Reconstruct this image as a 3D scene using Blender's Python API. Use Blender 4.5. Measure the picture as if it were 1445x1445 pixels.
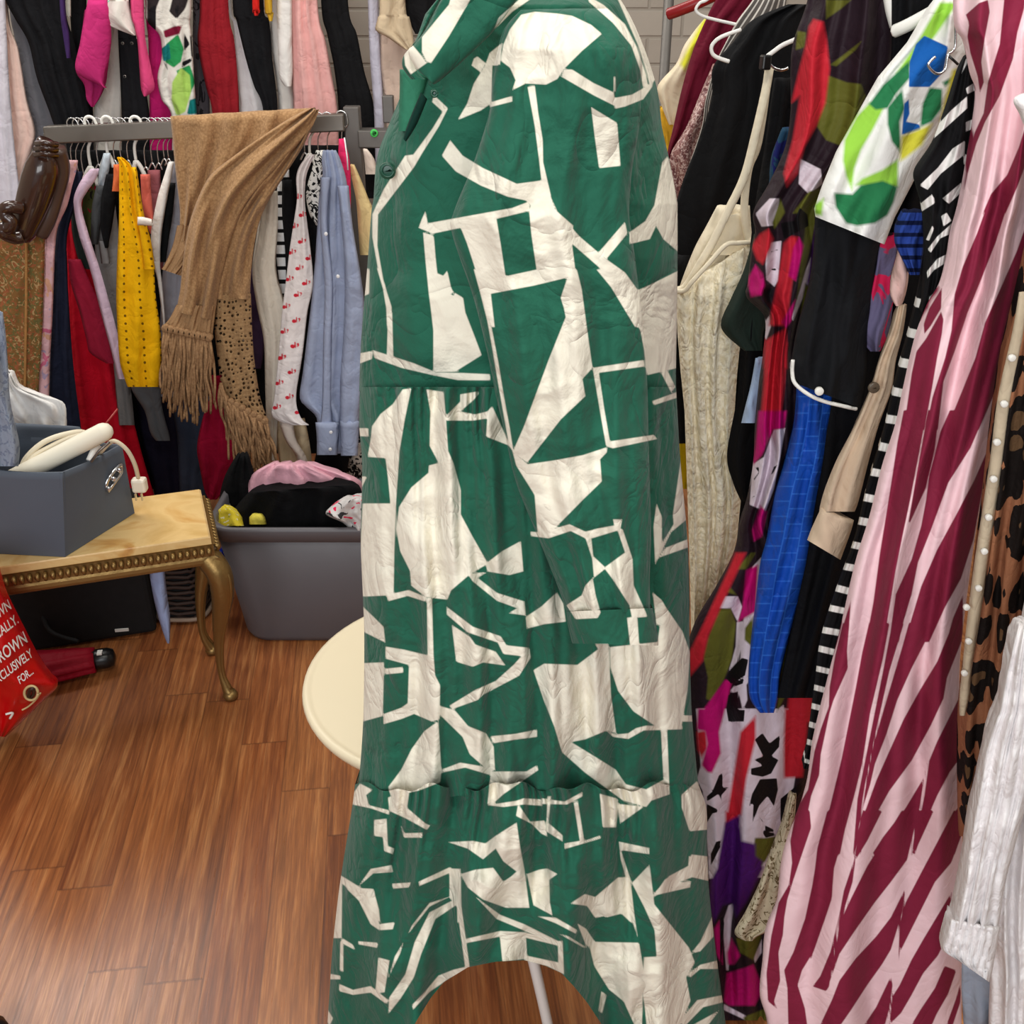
import bpy, bmesh, math, random
import numpy as np
from mathutils import Vector, noise
for o in list(bpy.data.objects): bpy.data.objects.remove(o)
SC = bpy.context.scene
COL = SC.collection
# ------------------------------------------------------------------ camera
F, PITCH, HC = 1450.0, math.radians(28.0), 1.60
cam = bpy.data.cameras.new('camera'); camo = bpy.data.objects.new('camera', cam); COL.objects.link(camo)
cam.sensor_width = 36.0; cam.lens = 36.0*F/1445.0; cam.clip_start = 0.05
camo.location = (0, 0, HC); camo.rotation_euler = (math.pi/2-PITCH, 0, 0)
SC.camera = camo
# ------------------------------------------------------------------ light
SC.view_settings.view_transform = 'Standard'; SC.view_settings.look = 'None'
SC.view_settings.gamma = 1.0; SC.view_settings.use_curve_mapping = False
SC.view_settings.exposure = 0.0
wd = bpy.data.worlds.new('world'); SC.world = wd; wd.use_nodes = True
wd.node_tree.nodes['Background'].inputs[0].default_value = (0.93, 0.96, 1.0, 1)
wd.node_tree.nodes['Background'].inputs[1].default_value = 0.30
def area(name, loc, target, sx, sy, power, col):
    l = bpy.data.lights.new(name, 'AREA'); l.shape = 'RECTANGLE'; l.size = sx; l.size_y = sy
    l.energy = power; l.color = col
    o = bpy.data.objects.new(name, l); COL.objects.link(o); o.location = loc
    o.rotation_euler = (Vector(target)-Vector(loc)).to_track_quat('-Z', 'Y').to_euler()
    return o
area('shop_window_daylight', (-0.7, -1.6, 1.9), (0.0, 1.6, 0.8), 2.4, 1.5, 58, (0.96, 0.98, 1.0))
area('ceiling_lamp_front', (0.15, 0.25, 2.75), (0.15, 0.75, 0), 1.3, 0.5, 17, (1.0, 0.95, 0.86))
area('ceiling_lamp_left', (-1.95, 3.1, 2.6), (-0.76, 1.22, 0), 0.9, 0.6, 21, (1.0, 0.97, 0.92))
area('ceiling_lamp_back', (-0.75, 2.35, 2.75), (-0.75, 2.45, 0), 1.3, 0.5, 19, (1.0, 0.95, 0.86))
area('ceiling_lamp_right', (0.9, 1.7, 2.75), (0.75, 1.7, 0), 0.4, 1.3, 12, (1.0, 0.95, 0.86))

# ------------------------------------------------------------------ helpers
CP, SP = math.cos(PITCH), math.sin(PITCH)
def at(px, py, Y):
    """world point(s) seen at photo pixel (px,py) at distance Y in front of the camera"""
    px = np.asarray(px, float); py = np.asarray(py, float)
    cx = (px-722.5)/F; cy = (722.5-py)/F
    t = Y/(CP+cy*SP)
    return np.stack(np.broadcast_arrays(cx*t, Y+0*t, HC+(-SP+cy*CP)*t), -1)
def A(px, py, Y): return Vector(at(px, py, Y).tolist())
def Az(px, py, z):
    cy = (722.5-py)/F; t = (z-HC)/(-SP+cy*CP)
    return A(px, py, t*(CP+cy*SP))
def lin(c):
    c = c/255.0
    return c/12.92 if c <= 0.04045 else ((c+0.055)/1.055)**2.4
def rgb(c): return (lin(c[0]), lin(c[1]), lin(c[2]), 1)
class NT:
    def __init__(s, name):
        s.m = bpy.data.materials.new(name); s.m.use_nodes = True
        s.t = s.m.node_tree; s.b = s.t.nodes['Principled BSDF']; s.out = s.t.nodes['Material Output']
    def n(s, typ, **kw):
        nd = s.t.nodes.new(typ)
        for k, v in kw.items():
            if k.startswith('i_'):
                k2 = k[2:]; k2 = int(k2) if k2.isdigit() else k2
                if hasattr(v, 'is_output'): s.t.links.new(v, nd.inputs[k2])
                else: nd.inputs[k2].default_value = v
            else: setattr(nd, k, v)
        return nd
    def l(s, a, b): s.t.links.new(a, b)
    def math(s, op, a, b=0.0, c=None):
        nd = s.t.nodes.new('ShaderNodeMath'); nd.operation = op
        for i, v in enumerate((a, b) if c is None else (a, b, c)):
            if hasattr(v, 'is_output'): s.l(v, nd.inputs[i])
            else: nd.inputs[i].default_value = v
        return nd.outputs[0]
    def mix(s, f, a, b):
        nd = s.t.nodes.new('ShaderNodeMix'); nd.data_type = 'RGBA'
        for i, v in ((0, f), (6, a), (7, b)):
            if hasattr(v, 'is_output'): s.l(v, nd.inputs[i])
            else: nd.inputs[i].default_value = v
        return nd.outputs[2]
    def ramp(s, f, stops, const=False):
        nd = s.t.nodes.new('ShaderNodeValToRGB'); e = nd.color_ramp.elements
        if const: nd.color_ramp.interpolation = 'CONSTANT'
        while len(e) < len(stops): e.new(0.5)
        for i, (p, c) in enumerate(stops): e[i].position = p; e[i].color = c
        s.l(f, nd.inputs[0]); return nd.outputs[0]
    def coord(s, which='Object'): return s.n('ShaderNodeTexCoord').outputs[which]
    def bump(s, h, strength=0.3, dist=0.005, prev=None):
        nd = s.n('ShaderNodeBump'); nd.inputs['Strength'].default_value = strength; nd.inputs['Distance'].default_value = dist
        s.l(h, nd.inputs['Height'])
        if prev is not None: s.l(prev, nd.inputs['Normal'])
        s.l(nd.outputs[0], s.b.inputs['Normal']); return nd.outputs[0]
    def base(s, c):
        if hasattr(c, 'is_output'): s.l(c, s.b.inputs['Base Color'])
        else: s.b.inputs['Base Color'].default_value = c
def plain(name, c, rough=0.5, metal=0.0, bump=0, scale=40, coat=0):
    k = NT(name); k.base(rgb(c)); k.b.inputs['Roughness'].default_value = rough; k.b.inputs['Metallic'].default_value = metal
    if coat: k.b.inputs['Coat Weight'].default_value = coat
    nz = k.n('ShaderNodeTexNoise', i_Vector=k.coord()); nz.inputs['Scale'].default_value = scale; nz.inputs['Detail'].default_value = 4
    k.l(k.math('MULTIPLY_ADD', nz.outputs[0], 0.15, rough-0.07), k.b.inputs['Roughness'])
    if bump: k.bump(nz.outputs[0], bump, 0.004)
    return k.m
CLOTH_N = 0
def fabric(name, c, pattern=None, prints=None, rough=0.85, crumple=0.35, cscale=14, sheen=0.0, weave=0.12):
    """procedural cloth. c base colour; pattern(k, base)->colour socket; prints [(attr, colour, softness px)]"""
    k = NT(name); col = rgb(c)
    if pattern: col = pattern(k, col)
    for (att, pc, soft) in (prints or []):
        a = k.n('ShaderNodeAttribute', attribute_name=att)
        mr = k.n('ShaderNodeMapRange', i_Value=a.outputs['Fac']); lo_, hi_ = soft if isinstance(soft, tuple) else (-soft, soft); mr.inputs[1].default_value = lo_; mr.inputs[2].default_value = hi_
        col = k.mix(mr.outputs[0], col, rgb(pc))
    # slight dye unevenness of the yarn
    nz = k.n('ShaderNodeTexNoise', i_Vector=k.coord()); nz.inputs['Scale'].default_value = 9; nz.inputs['Detail'].default_value = 6
    hsv = k.n('ShaderNodeHueSaturation'); k.l(k.math('MULTIPLY_ADD', nz.outputs[0], 0.30, 0.85), hsv.inputs['Value'])
    if hasattr(col, 'is_output'): k.l(col, hsv.inputs['Color'])
    else: hsv.inputs['Color'].default_value = col
    k.base(hsv.outputs[0])
    k.b.inputs['Roughness'].default_value = rough
    k.b.inputs['Sheen Weight'].default_value = sheen
    k.b.inputs['Specular IOR Level'].default_value = 0.14
    n2 = k.n('ShaderNodeTexNoise', i_Vector=k.coord()); n2.inputs['Scale'].default_value = cscale; n2.inputs['Detail'].default_value = 5; n2.inputs['Distortion'].default_value = 0.6
    b1 = k.bump(n2.outputs[0], crumple, 0.02)
    n4 = k.n('ShaderNodeTexNoise', i_Vector=k.coord()); n4.inputs['Scale'].default_value = cscale*0.8; n4.inputs['Detail'].default_value = 3; n4.inputs['Distortion'].default_value = 1.0
    b1 = k.bump(k.math('POWER', k.math('ABSOLUTE', k.math('SUBTRACT', n4.outputs[0], 0.5)), 0.6), crumple*0.8, 0.016, b1)
    if weave:
        n3 = k.n('ShaderNodeTexNoise', i_Vector=k.coord()); n3.inputs['Scale'].default_value = 420; n3.inputs['Detail'].default_value = 1
        k.bump(n3.outputs[0], weave, 0.001, b1)
    return k.m
# ---- objects
def tag(o, label, cat, group=None, kind=None):
    o['label'] = label; o['category'] = cat
    if group: o['group'] = group
    if kind: o['kind'] = kind
    return o
def thing(name, label, cat, loc, group=None):
    o = bpy.data.objects.new(name, None); COL.objects.link(o); o.location = Vector(loc); o.empty_display_size = 0.05
    return tag(o, label, cat, group)
def wloc(o):
    v = Vector(o.location)
    while o.parent: o = o.parent; v += o.location
    return v
def mesh(name, verts, faces, mat, parent=None, smooth=True, uvs=None, attrs=None):
    V = np.asarray(verts, float)
    if parent is not None: org = np.array(wloc(parent)); loc = Vector((0, 0, 0))
    else:
        lo, hi = V.min(0), V.max(0); org = np.array([(lo[0]+hi[0])/2, (lo[1]+hi[1])/2, lo[2]]); loc = Vector(org.tolist())
    me = bpy.data.meshes.new(name); me.from_pydata((V-org).tolist(), [], [tuple(int(i) for i in f) for f in faces]); me.update()
    if smooth: me.polygons.foreach_set('use_smooth', [True]*len(me.polygons))
    if uvs is not None:
        uvl = me.uv_layers.new(name='UVMap'); vi = np.empty(len(me.loops), int); me.loops.foreach_get('vertex_index', vi)
        uvl.data.foreach_set('uv', np.asarray(uvs, float)[vi].ravel())
    for an, av in (attrs or {}).items():
        a = me.attributes.new(an, 'FLOAT', 'POINT'); a.data.foreach_set('value', np.asarray(av, float))
    if mat: me.materials.append(mat)
    o = bpy.data.objects.new(name, me); COL.objects.link(o); o.location = loc
    if parent is not None: o.parent = parent
    return o
class MB:
    """collects shapes into one mesh"""
    def __init__(s): s.v = []; s.f = []
    def add(s, v, f):
        o = len(s.v); s.v += [tuple(map(float, p)) for p in v]; s.f += [tuple(i+o for i in q) for q in f]; return s
    def box(s, c, sz, rz=0):
        cx, cy, cz = c; x, y, z = sz[0]/2, sz[1]/2, sz[2]/2; P = []
        for dx, dy, dz in ((-x,-y,-z),(x,-y,-z),(x,y,-z),(-x,y,-z),(-x,-y,z),(x,-y,z),(x,y,z),(-x,y,z)):
            P.append((cx+dx*math.cos(rz)-dy*math.sin(rz), cy+dx*math.sin(rz)+dy*math.cos(rz), cz+dz))
        return s.add(P, [(0,3,2,1),(4,5,6,7),(0,1,5,4),(1,2,6,5),(2,3,7,6),(3,0,4,7)])
    def hexa(s, P): return s.add(P, [(0,3,2,1),(4,5,6,7),(0,1,5,4),(1,2,6,5),(2,3,7,6),(3,0,4,7)])
    def tube(s, pts, r, n=8, cap=True):
        pts = [Vector(p) for p in pts]; m = len(pts); R = r if hasattr(r, '__len__') else [r]*m
        V = []; Fc = []; prev = None
        for i, p in enumerate(pts):
            d = (pts[min(i+1, m-1)]-pts[max(i-1, 0)])
            d = d.normalized() if d.length > 1e-9 else Vector((0, 0, 1))
            if prev is None:
                a = Vector((0, 0, 1)) if abs(d.z) < 0.9 else Vector((1, 0, 0)); u = d.cross(a).normalized()
            else:
                u = prev-d*prev.dot(d); u = u.normalized() if u.length > 1e-6 else d.orthogonal().normalized()
            prev = u; w = d.cross(u)
            for j in range(n):
                t = 2*math.pi*j/n; V.append(p+(u*math.cos(t)+w*math.sin(t))*R[i])
        for i in range(m-1):
            for j in range(n):
                a = i*n+j; b = i*n+(j+1) % n; Fc.append((a, b, b+n, a+n))
        if cap: Fc.append(tuple(range(n-1, -1, -1))); Fc.append(tuple((m-1)*n+j for j in range(n)))
        return s.add(V, Fc)
    def loft(s, rings, cap=True):
        n = len(rings[0]); V = [p for r in rings for p in r]; Fc = []
        for i in range(len(rings)-1):
            for j in range(n):
                a = i*n+j; b = i*n+(j+1) % n; Fc.append((a, b, b+n, a+n))
        if cap: Fc.append(tuple(range(n-1, -1, -1))); Fc.append(tuple((len(rings)-1)*n+j for j in range(n)))
        return s.add(V, Fc)
    def disc(s, c, r, th, n=16, ax=(0, -1, 0)):
        c = Vector(c); ax = Vector(ax).normalized()
        return s.tube([c-ax*th/2, c-ax*th/2, c-ax*th*.1, c+ax*th*.4, c+ax*th/2], [r*.8, r*.95, r, r*.96, r*.8], n)
    def build(s, name, mat, parent=None, smooth=True, bevel=0):
        o = mesh(name, s.v, s.f, mat, parent, smooth)
        if bevel:
            b = o.modifiers.new('bevel', 'BEVEL'); b.width = bevel; b.segments = 2; b.limit_method = 'ANGLE'
        return o
def smooth_path(pts, n=8):
    P = [Vector(p) for p in pts]; out = []
    for i in range(len(P)-1):
        p0, p1, p2, p3 = P[max(i-1, 0)], P[i], P[i+1], P[min(i+2, len(P)-1)]
        for k in range(n):
            t = k/n
            out.append(0.5*((2*p1)+(p2-p0)*t+(2*p0-5*p1+4*p2-p3)*t*t+(3*p1-p0-3*p2+p3)*t**3))
    return out+[P[-1]]
# ---- prints: signed distance of hand drawn shapes, kept per vertex so an edge stays crisp
def crop(ox, oy, s): return lambda pts: [(ox+x*s, oy+y*s) for x, y in pts]
def sdf(px, py, polys, cap=14.0):
    D = np.full(px.shape, cap)
    for poly in polys:
        P = np.asarray(poly, float); lo = P.min(0)-cap; hi = P.max(0)+cap
        m = np.where((px > lo[0]) & (px < hi[0]) & (py > lo[1]) & (py < hi[1]))[0]
        if len(m) == 0: continue
        x = px[m]; y = py[m]; d = np.full(x.shape, 1e9); ins = np.zeros(x.shape, bool)
        for i in range(len(P)):
            x1, y1 = P[i]; x2, y2 = P[(i+1) % len(P)]; ex, ey = x2-x1, y2-y1; L = ex*ex+ey*ey
            if L < 1e-9: continue
            t = np.clip(((x-x1)*ex+(y-y1)*ey)/L, 0, 1)
            d = np.minimum(d, (x-x1-t*ex)**2+(y-y1-t*ey)**2)
            c = ((y1 > y) != (y2 > y))
            if y1 != y2: ins ^= c & (x < (x2-x1)*(y-y1)/(y2-y1)+x1)
        d = np.sqrt(d); d[ins] *= -1
        D[m] = np.minimum(D[m], d)
    return -np.clip(D, -cap, cap)
def catmull(P, t):
    n = len(P)-1; i = np.clip(np.floor(t).astype(int), 0, n-1); f = (t-i)[:, None]
    g = lambda k: P[np.clip(k, 0, n)]
    p0, p1, p2, p3 = g(i-1), g(i), g(i+1), g(i+2)
    return 0.5*((2*p1)+(p2-p0)*f+(2*p0-5*p1+4*p2-p3)*f*f+(3*p1-p0-3*p2+p3)*f**3)
def cloth(name, rows, Y, mat, th=0.018, nf=5, amp=0.006, seed=None, step=5.0, gather=0.35, prints=None, parent=None,
          warp=None, dY=0.0, wrinkle=0.0, ws=12.0, soft=True, close=True, tilt=0.0, crest=0.0, ruche=None):
    """a hanging piece of cloth: a closed tube (front and back sheet) with real folds.
    rows: (y, xl, xr) or (xl, yl, xr, yr), top to bottom, outline seen from the photographer's place at distance Y."""
    rnd = random.Random(seed if seed is not None else hash(name) % 9973 if False else sum(map(ord, name))+int(rows[0][0]*7)+len(rows)*31)
    R4 = np.array([(r[1], r[0], r[2], r[0]) if len(r) == 3 else r for r in rows], float)
    seg = np.maximum(np.hypot(np.diff((R4[:, 0]+R4[:, 2])/2), np.diff((R4[:, 1]+R4[:, 3])/2)), 1.0)
    L = seg.sum(); nv = max(4, int(L/step)+1); acc = np.concatenate([[0], np.cumsum(seg)])
    wid = np.hypot(R4[:, 2]-R4[:, 0], R4[:, 3]-R4[:, 1]).max(); nu = max(5, int(wid/step)+1)
    s = np.linspace(0, L, nv); ti = np.interp(s, acc, np.arange(len(acc)))
    rr = catmull(R4, ti) if soft else np.stack([np.interp(ti, np.arange(len(R4)), R4[:, k]) for k in range(4)], 1)
    v = s/L; u = np.linspace(0, 1, nu)
    uu = np.concatenate([u, u[-2:0:-1]]); side = np.concatenate([np.ones(nu), -np.ones(nu-2)]); nr = len(uu)
    U, Vv = np.meshgrid(uu, v); S = np.broadcast_to(side, U.shape)
    PX = rr[:, 0:1]+(rr[:, 2:3]-rr[:, 0:1])*U; PY = rr[:, 1:2]+(rr[:, 3:4]-rr[:, 1:2])*U
    if warp: PX, PY = warp(PX, PY, U, Vv)
    bul = th*np.sqrt(np.clip(1-np.abs(2*U-1)**2.2, 0, 1))
    if close: bul = bul*np.sqrt(np.clip(0.05+Vv/0.07, 0, 1))
    f = 0
    for k, a in ((1, 1.0), (1.73, 0.45), (2.9, 0.16)):
        ph, p2, w = rnd.random(), rnd.random(), rnd.uniform(0.12, 0.4)
        f = f+a*np.sin(2*np.pi*(nf*k*U+ph+w*np.sin(2*np.pi*(Vv*rnd.uniform(.5, 1.1)+p2))))
    if crest: f = f-crest*np.abs(f)
    env = np.clip(np.minimum(U, 1-U)*7, 0, 1)*((1-gather)+gather*Vv)
    fold = amp*f*env
    Yc = Y+dY*(U-0.5)+tilt*Vv
    if ruche:
        n_, a_, dc = ruche; jit = np.array([noise.noise(Vector((x*9, 3.3, 1.7))) for x in uu])
        fold = fold+a_*np.sin(2*np.pi*(n_*U+1.6*jit[None, :]))*(np.exp(-Vv/dc)*np.clip(Vv/0.012+0.35, 0, 1))*np.clip(np.minimum(U, 1-U)*9, 0, 1)
    if wrinkle:
        M0 = at(PX, PY, Yc)
        wz = np.array([noise.noise(Vector((p[0]*ws, p[1]*ws+side_*3, p[2]*ws*0.8))) for p, side_ in zip(M0.reshape(-1, 3), S.ravel())]).reshape(U.shape)
        wz = wz+0.5*np.array([abs(noise.noise(Vector((p[0]*ws*2.3+9, p[1]*ws, p[2]*ws*2.1)))) for p in M0.reshape(-1, 3)]).reshape(U.shape)
        fold = fold+wrinkle*wz*np.clip(np.minimum(U, 1-U)*9, 0, 1)
    Fr = at(PX, PY, Yc-bul+fold)
    M = at(PX, PY, Yc); Bk = M.copy(); Bk[..., 1] = Yc+bul*0.9+fold*0.8
    W = np.where((S > 0)[..., None], Fr, Bk)
    idx = np.arange(nv*nr).reshape(nv, nr); a = idx[:-1]; b = idx[1:]
    Fs = np.stack([a, b, np.roll(b, -1, 1), np.roll(a, -1, 1)], -1).reshape(-1, 4)
    sc = Y*1.05/F
    uvs = np.stack([U*wid*sc, Vv*L*sc], -1).reshape(-1, 2)
    attrs = {}
    for an, polys in (prints or []): attrs[an] = sdf(PX.ravel(), PY.ravel(), polys)
    faces = list(map(tuple, Fs.tolist()))
    if close: faces.append(tuple(int(i) for i in idx[0]))
    return mesh(name, W.reshape(-1, 3), faces, mat, parent, True, uvs, attrs)
def G(name, label, cat, c, Y, rows, group=None, mat=None, **kw):
    fk = {k: kw.pop(k) for k in ('pattern', 'rough', 'crumple', 'cscale', 'sheen', 'weave') if k in kw}
    m = mat or fabric(name+'_cloth', c, prints=kw.pop('pmat', None), **fk)
    return tag(cloth(name, rows, Y, m, **kw), label, cat, group)
def struct(o): o['kind'] = 'structure'; return o
def button(parent, px, py, Y, r, mat, name='button'):
    p = A(px, py, Y); return MB().disc(p, r, 0.004, 14).build(name, mat, parent)
def nuv(k):
    return k.n('ShaderNodeUVMap').outputs[0]

def _span(rows, y):
    R4 = [(r[1], r[0], r[2], r[0]) if len(r) == 3 else r for r in rows]
    ys = [(q[1]+q[3])/2 for q in R4]
    if y < ys[0] or y > ys[-1]: return None
    return np.interp(y, ys, [q[0] for q in R4]), np.interp(y, ys, [q[2] for q in R4])
def layer(items, gap, ymax):
    """items (rows, Y): push garments back so that neighbours on the rail do not run through each other"""
    out = [None]*len(items); done = []
    for i in sorted(range(len(items)), key=lambda i: items[i][1]):
        rows, Y = items[i]; y0 = Y
        for rj, Yj in done:
            for y in range(-180, 760, 12):
                a, b = _span(rows, y), _span(rj, y)
                if a and b and min(a[1], b[1])-max(a[0], b[0]) > 1.5: y0 = max(y0, Yj+gap); break
        out[i] = min(y0, ymax); done.append((rows, out[i]))
    return out
# ------------------------------------------------------------------ setting
def floor_mat():
    k = NT('merbau_boards'); co = k.coord()
    mp = k.n('ShaderNodeMapping', i_Vector=co); mp.inputs['Rotation'].default_value = (0, 0, math.radians(-7.0))
    sp = k.n('ShaderNodeSeparateXYZ', i_Vector=mp.outputs[0])
    bx = k.math('DIVIDE', sp.outputs[0], 0.104); row = k.math('FLOOR', bx)
    wn = k.n('ShaderNodeTexWhiteNoise', noise_dimensions='1D'); k.l(row, wn.inputs['W'])
    by = k.math('ADD', k.math('DIVIDE', sp.outputs[1], 0.80), k.math('MULTIPLY', wn.outputs[0], 7.0)); cell = k.math('FLOOR', by)
    cv = k.n('ShaderNodeCombineXYZ'); k.l(row, cv.inputs[0]); k.l(cell, cv.inputs[1])
    w2 = k.n('ShaderNodeTexWhiteNoise', noise_dimensions='2D'); k.l(cv.outputs[0], w2.inputs['Vector'])
    gm = k.n('ShaderNodeCombineXYZ'); k.l(k.math('MULTIPLY', sp.outputs[0], 40.0), gm.inputs[0]); k.l(k.math('MULTIPLY', sp.outputs[1], 1.7), gm.inputs[1]); k.l(k.math('MULTIPLY', w2.outputs[0], 31.0), gm.inputs[2])
    g1 = k.n('ShaderNodeTexNoise', i_Vector=gm.outputs[0]); g1.inputs['Scale'].default_value = 1.6; g1.inputs['Detail'].default_value = 8; g1.inputs['Roughness'].default_value = 0.62; g1.inputs['Distortion'].default_value = 0.5
    g2 = k.n('ShaderNodeTexNoise', i_Vector=gm.outputs[0]); g2.inputs['Scale'].default_value = 7; g2.inputs['Detail'].default_value = 4
    base = k.ramp(w2.outputs[0], [(0.0, rgb((88, 46, 28))), (0.3, rgb((146, 80, 44))), (0.65, rgb((182, 118, 68))), (1.0, rgb((118, 64, 38)))])
    gr = k.ramp(g1.outputs[0], [(0.32, rgb((78, 40, 24))), (0.5, rgb((160, 96, 52))), (0.68, rgb((214, 150, 92)))])
    c = k.mix(0.56, base, gr)
    dk = k.ramp(g2.outputs[0], [(0.42, (0, 0, 0, 1)), (0.62, (1, 1, 1, 1))])
    c = k.mix(k.math('MULTIPLY', dk, 0.35), c, rgb((90, 46, 26)))
    fx = k.math('FRACT', bx); ex = k.math('LESS_THAN', k.math('MINIMUM', fx, k.math('SUBTRACT', 1.0, fx)), 0.014)
    fy = k.math('FRACT', by); ey = k.math('LESS_THAN', k.math('MINIMUM', fy, k.math('SUBTRACT', 1.0, fy)), 0.003)
    e = k.math('MAXIMUM', ex, ey)
    k.base(k.mix(k.math('MULTIPLY', e, 0.38), c, rgb((70, 38, 22))))
    k.l(k.math('MULTIPLY_ADD', g2.outputs[0], 0.16, 0.22), k.b.inputs['Roughness'])
    k.b.inputs['Specular IOR Level'].default_value = 0.55
    k.bump(k.math('SUBTRACT', g1.outputs[0], k.math('MULTIPLY', e, 0.3)), 0.12, 0.002)
    return k.m
struct(MB().box((0, 1.0, -0.05), (7, 6.2, 0.1)).build('floor', floor_mat(), smooth=False))
def brick_mat():
    k = NT('painted_brick'); co = k.coord(); sw = k.n('ShaderNodeSeparateXYZ', i_Vector=co); cv = k.n('ShaderNodeCombineXYZ')
    k.l(sw.outputs[0], cv.inputs[0]); k.l(sw.outputs[2], cv.inputs[1])
    b = k.n('ShaderNodeTexBrick', i_Vector=cv.outputs[0]); b.inputs['Scale'].default_value = 1.0
    b.inputs['Brick Width'].default_value = 0.21; b.inputs['Row Height'].default_value = 0.078; b.inputs['Mortar Size'].default_value = 0.006; b.inputs['Mortar Smooth'].default_value = 0.6
    b.inputs[1].default_value = rgb((186, 177, 165)); b.inputs[2].default_value = rgb((174, 164, 152)); b.inputs[3].default_value = rgb((162, 153, 141))
    nz = k.n('ShaderNodeTexNoise', i_Vector=co); nz.inputs['Scale'].default_value = 22; nz.inputs['Detail'].default_value = 6
    k.base(k.mix(k.math('MULTIPLY', nz.outputs[0], 0.25), b.outputs[0], rgb((150, 140, 128))))
    k.b.inputs['Roughness'].default_value = 0.7
    k.bump(k.math('SUBTRACT', k.math('MULTIPLY', nz.outputs[0], 0.5), b.outputs[1]), 0.5, 0.008); return k.m
struct(MB().box((0, 3.55, 1.4), (7, 0.1, 2.8)).build('wall_back', brick_mat(), smooth=False))
WALLM = plain('wall_paint', (188, 180, 168), 0.8, bump=0.1)
struct(MB().box((-3.0, 1.0, 1.4), (0.1, 5.0, 2.8)).build('wall_left', WALLM, smooth=False))
struct(MB().box((2.2, 1.0, 1.4), (0.1, 5.0, 2.8)).build('wall_right', WALLM, smooth=False))
METAL = plain('brushed_steel', (134, 128, 120), 0.38, 0.85, bump=0.05)
DMETAL = plain('dull_steel', (112, 108, 104), 0.5, 0.6, bump=0.05)
CHROME = plain('chrome', (215, 215, 215), 0.18, 1.0)
PLASTW = plain('white_plastic', (238, 236, 230), 0.4)
# ---- rails
t = thing('clothes_rail', 'square grey steel rail behind the brown scarf', 'clothes rail', A(270, 180, 2.9)*1.0-Vector((0, 0, A(270, 180, 2.9).z)))
zb = A(270, 180, 2.9).z
xa, xb = A(66, 190, 2.9).x, A(487, 172, 2.9).x
za, zc_ = A(66, 190, 2.9).z, A(487, 172, 2.9).z
MB().hexa([(xa, 2.88, za-.022), (xb, 2.88, zc_-.022), (xb, 2.92, zc_-.022), (xa, 2.92, za-.022), (xa, 2.88, za+.022), (xb, 2.88, zc_+.022), (xb, 2.92, zc_+.022), (xa, 2.92, za+.022)]).build('rail', METAL, t, False, 0.004)
x1 = A(499, 200, 2.92).x
MB().box((x1, 2.93, (zb+0.05)/2), (0.042, 0.042, zb+0.05)).build('post', DMETAL, t, False, 0.003)
MB().box((x1+0.085, 2.93, zb-0.03), (0.14, 0.06, 0.045)).build('bracket', DMETAL, t, False, 0.003)
MB().box((x1+0.09, 3.0, zb+0.035), (0.03, 0.03, 0.07)).build('bracket', DMETAL, t, False, 0.003)
xl = xa+0.0
MB().box((xl, 2.945, (za+0.0)/2), (0.042, 0.042, za+0.0)).build('post', DMETAL, t, False, 0.003)
for x in (xl, x1): MB().box((x, 2.93, 0.02), (0.042, 0.5, 0.04)).build('foot', DMETAL, t, False, 0.003)
GREEN = plain('green_sticker', (70, 205, 90), 0.5); DARKG = plain('sticker_ink', (20, 70, 35), 0.6)
cst = A(528, 188, 2.895)
st = thing('round_sticker', 'round green sticker on the grey rail bracket', 'sticker', cst)
MB().disc(cst, 0.0105, 0.003, 20).build('disc', GREEN, st)
zero = [cst+Vector((0.0032*math.cos(a), -0.003, 0.0048*math.sin(a))) for a in np.linspace(0, 2*math.pi, 14)]
MB().tube(zero, 0.0011, 6).build('numeral', DARKG, st)
t = thing('clothes_rail', 'high steel rail on the wall carrying the upper row of clothes', 'clothes rail', (-0.8, 3.2, 1.82))
MB().tube([(-2.6, 3.2, 1.85), (0.05, 3.2, 1.85)], 0.016, 12).build('rail', METAL, t)
for x in (-2.5, -1.2, 0.0): MB().box((x, 3.36, 1.85), (0.03, 0.29, 0.03)).build('wall_bracket', DMETAL, t, False)
pp = A(940, 60, 2.75)
t = thing('clothes_rail', 'grey upright and rail carrying the right hand row of clothes', 'clothes rail', (pp.x, 2.75, 0))
MB().tube([(pp.x, 2.75, 0), (pp.x, 2.75, 1.86)], 0.0125, 12).build('post', DMETAL, t)
MB().tube([(pp.x, 2.75, 1.80), (0.44, 0.3, 1.80)], 0.0125, 12).build('rail', METAL, t)
MB().tube([(0.44, 0.3, 0), (0.44, 0.3, 1.80)], 0.0125, 12).build('post', DMETAL, t)
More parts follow.
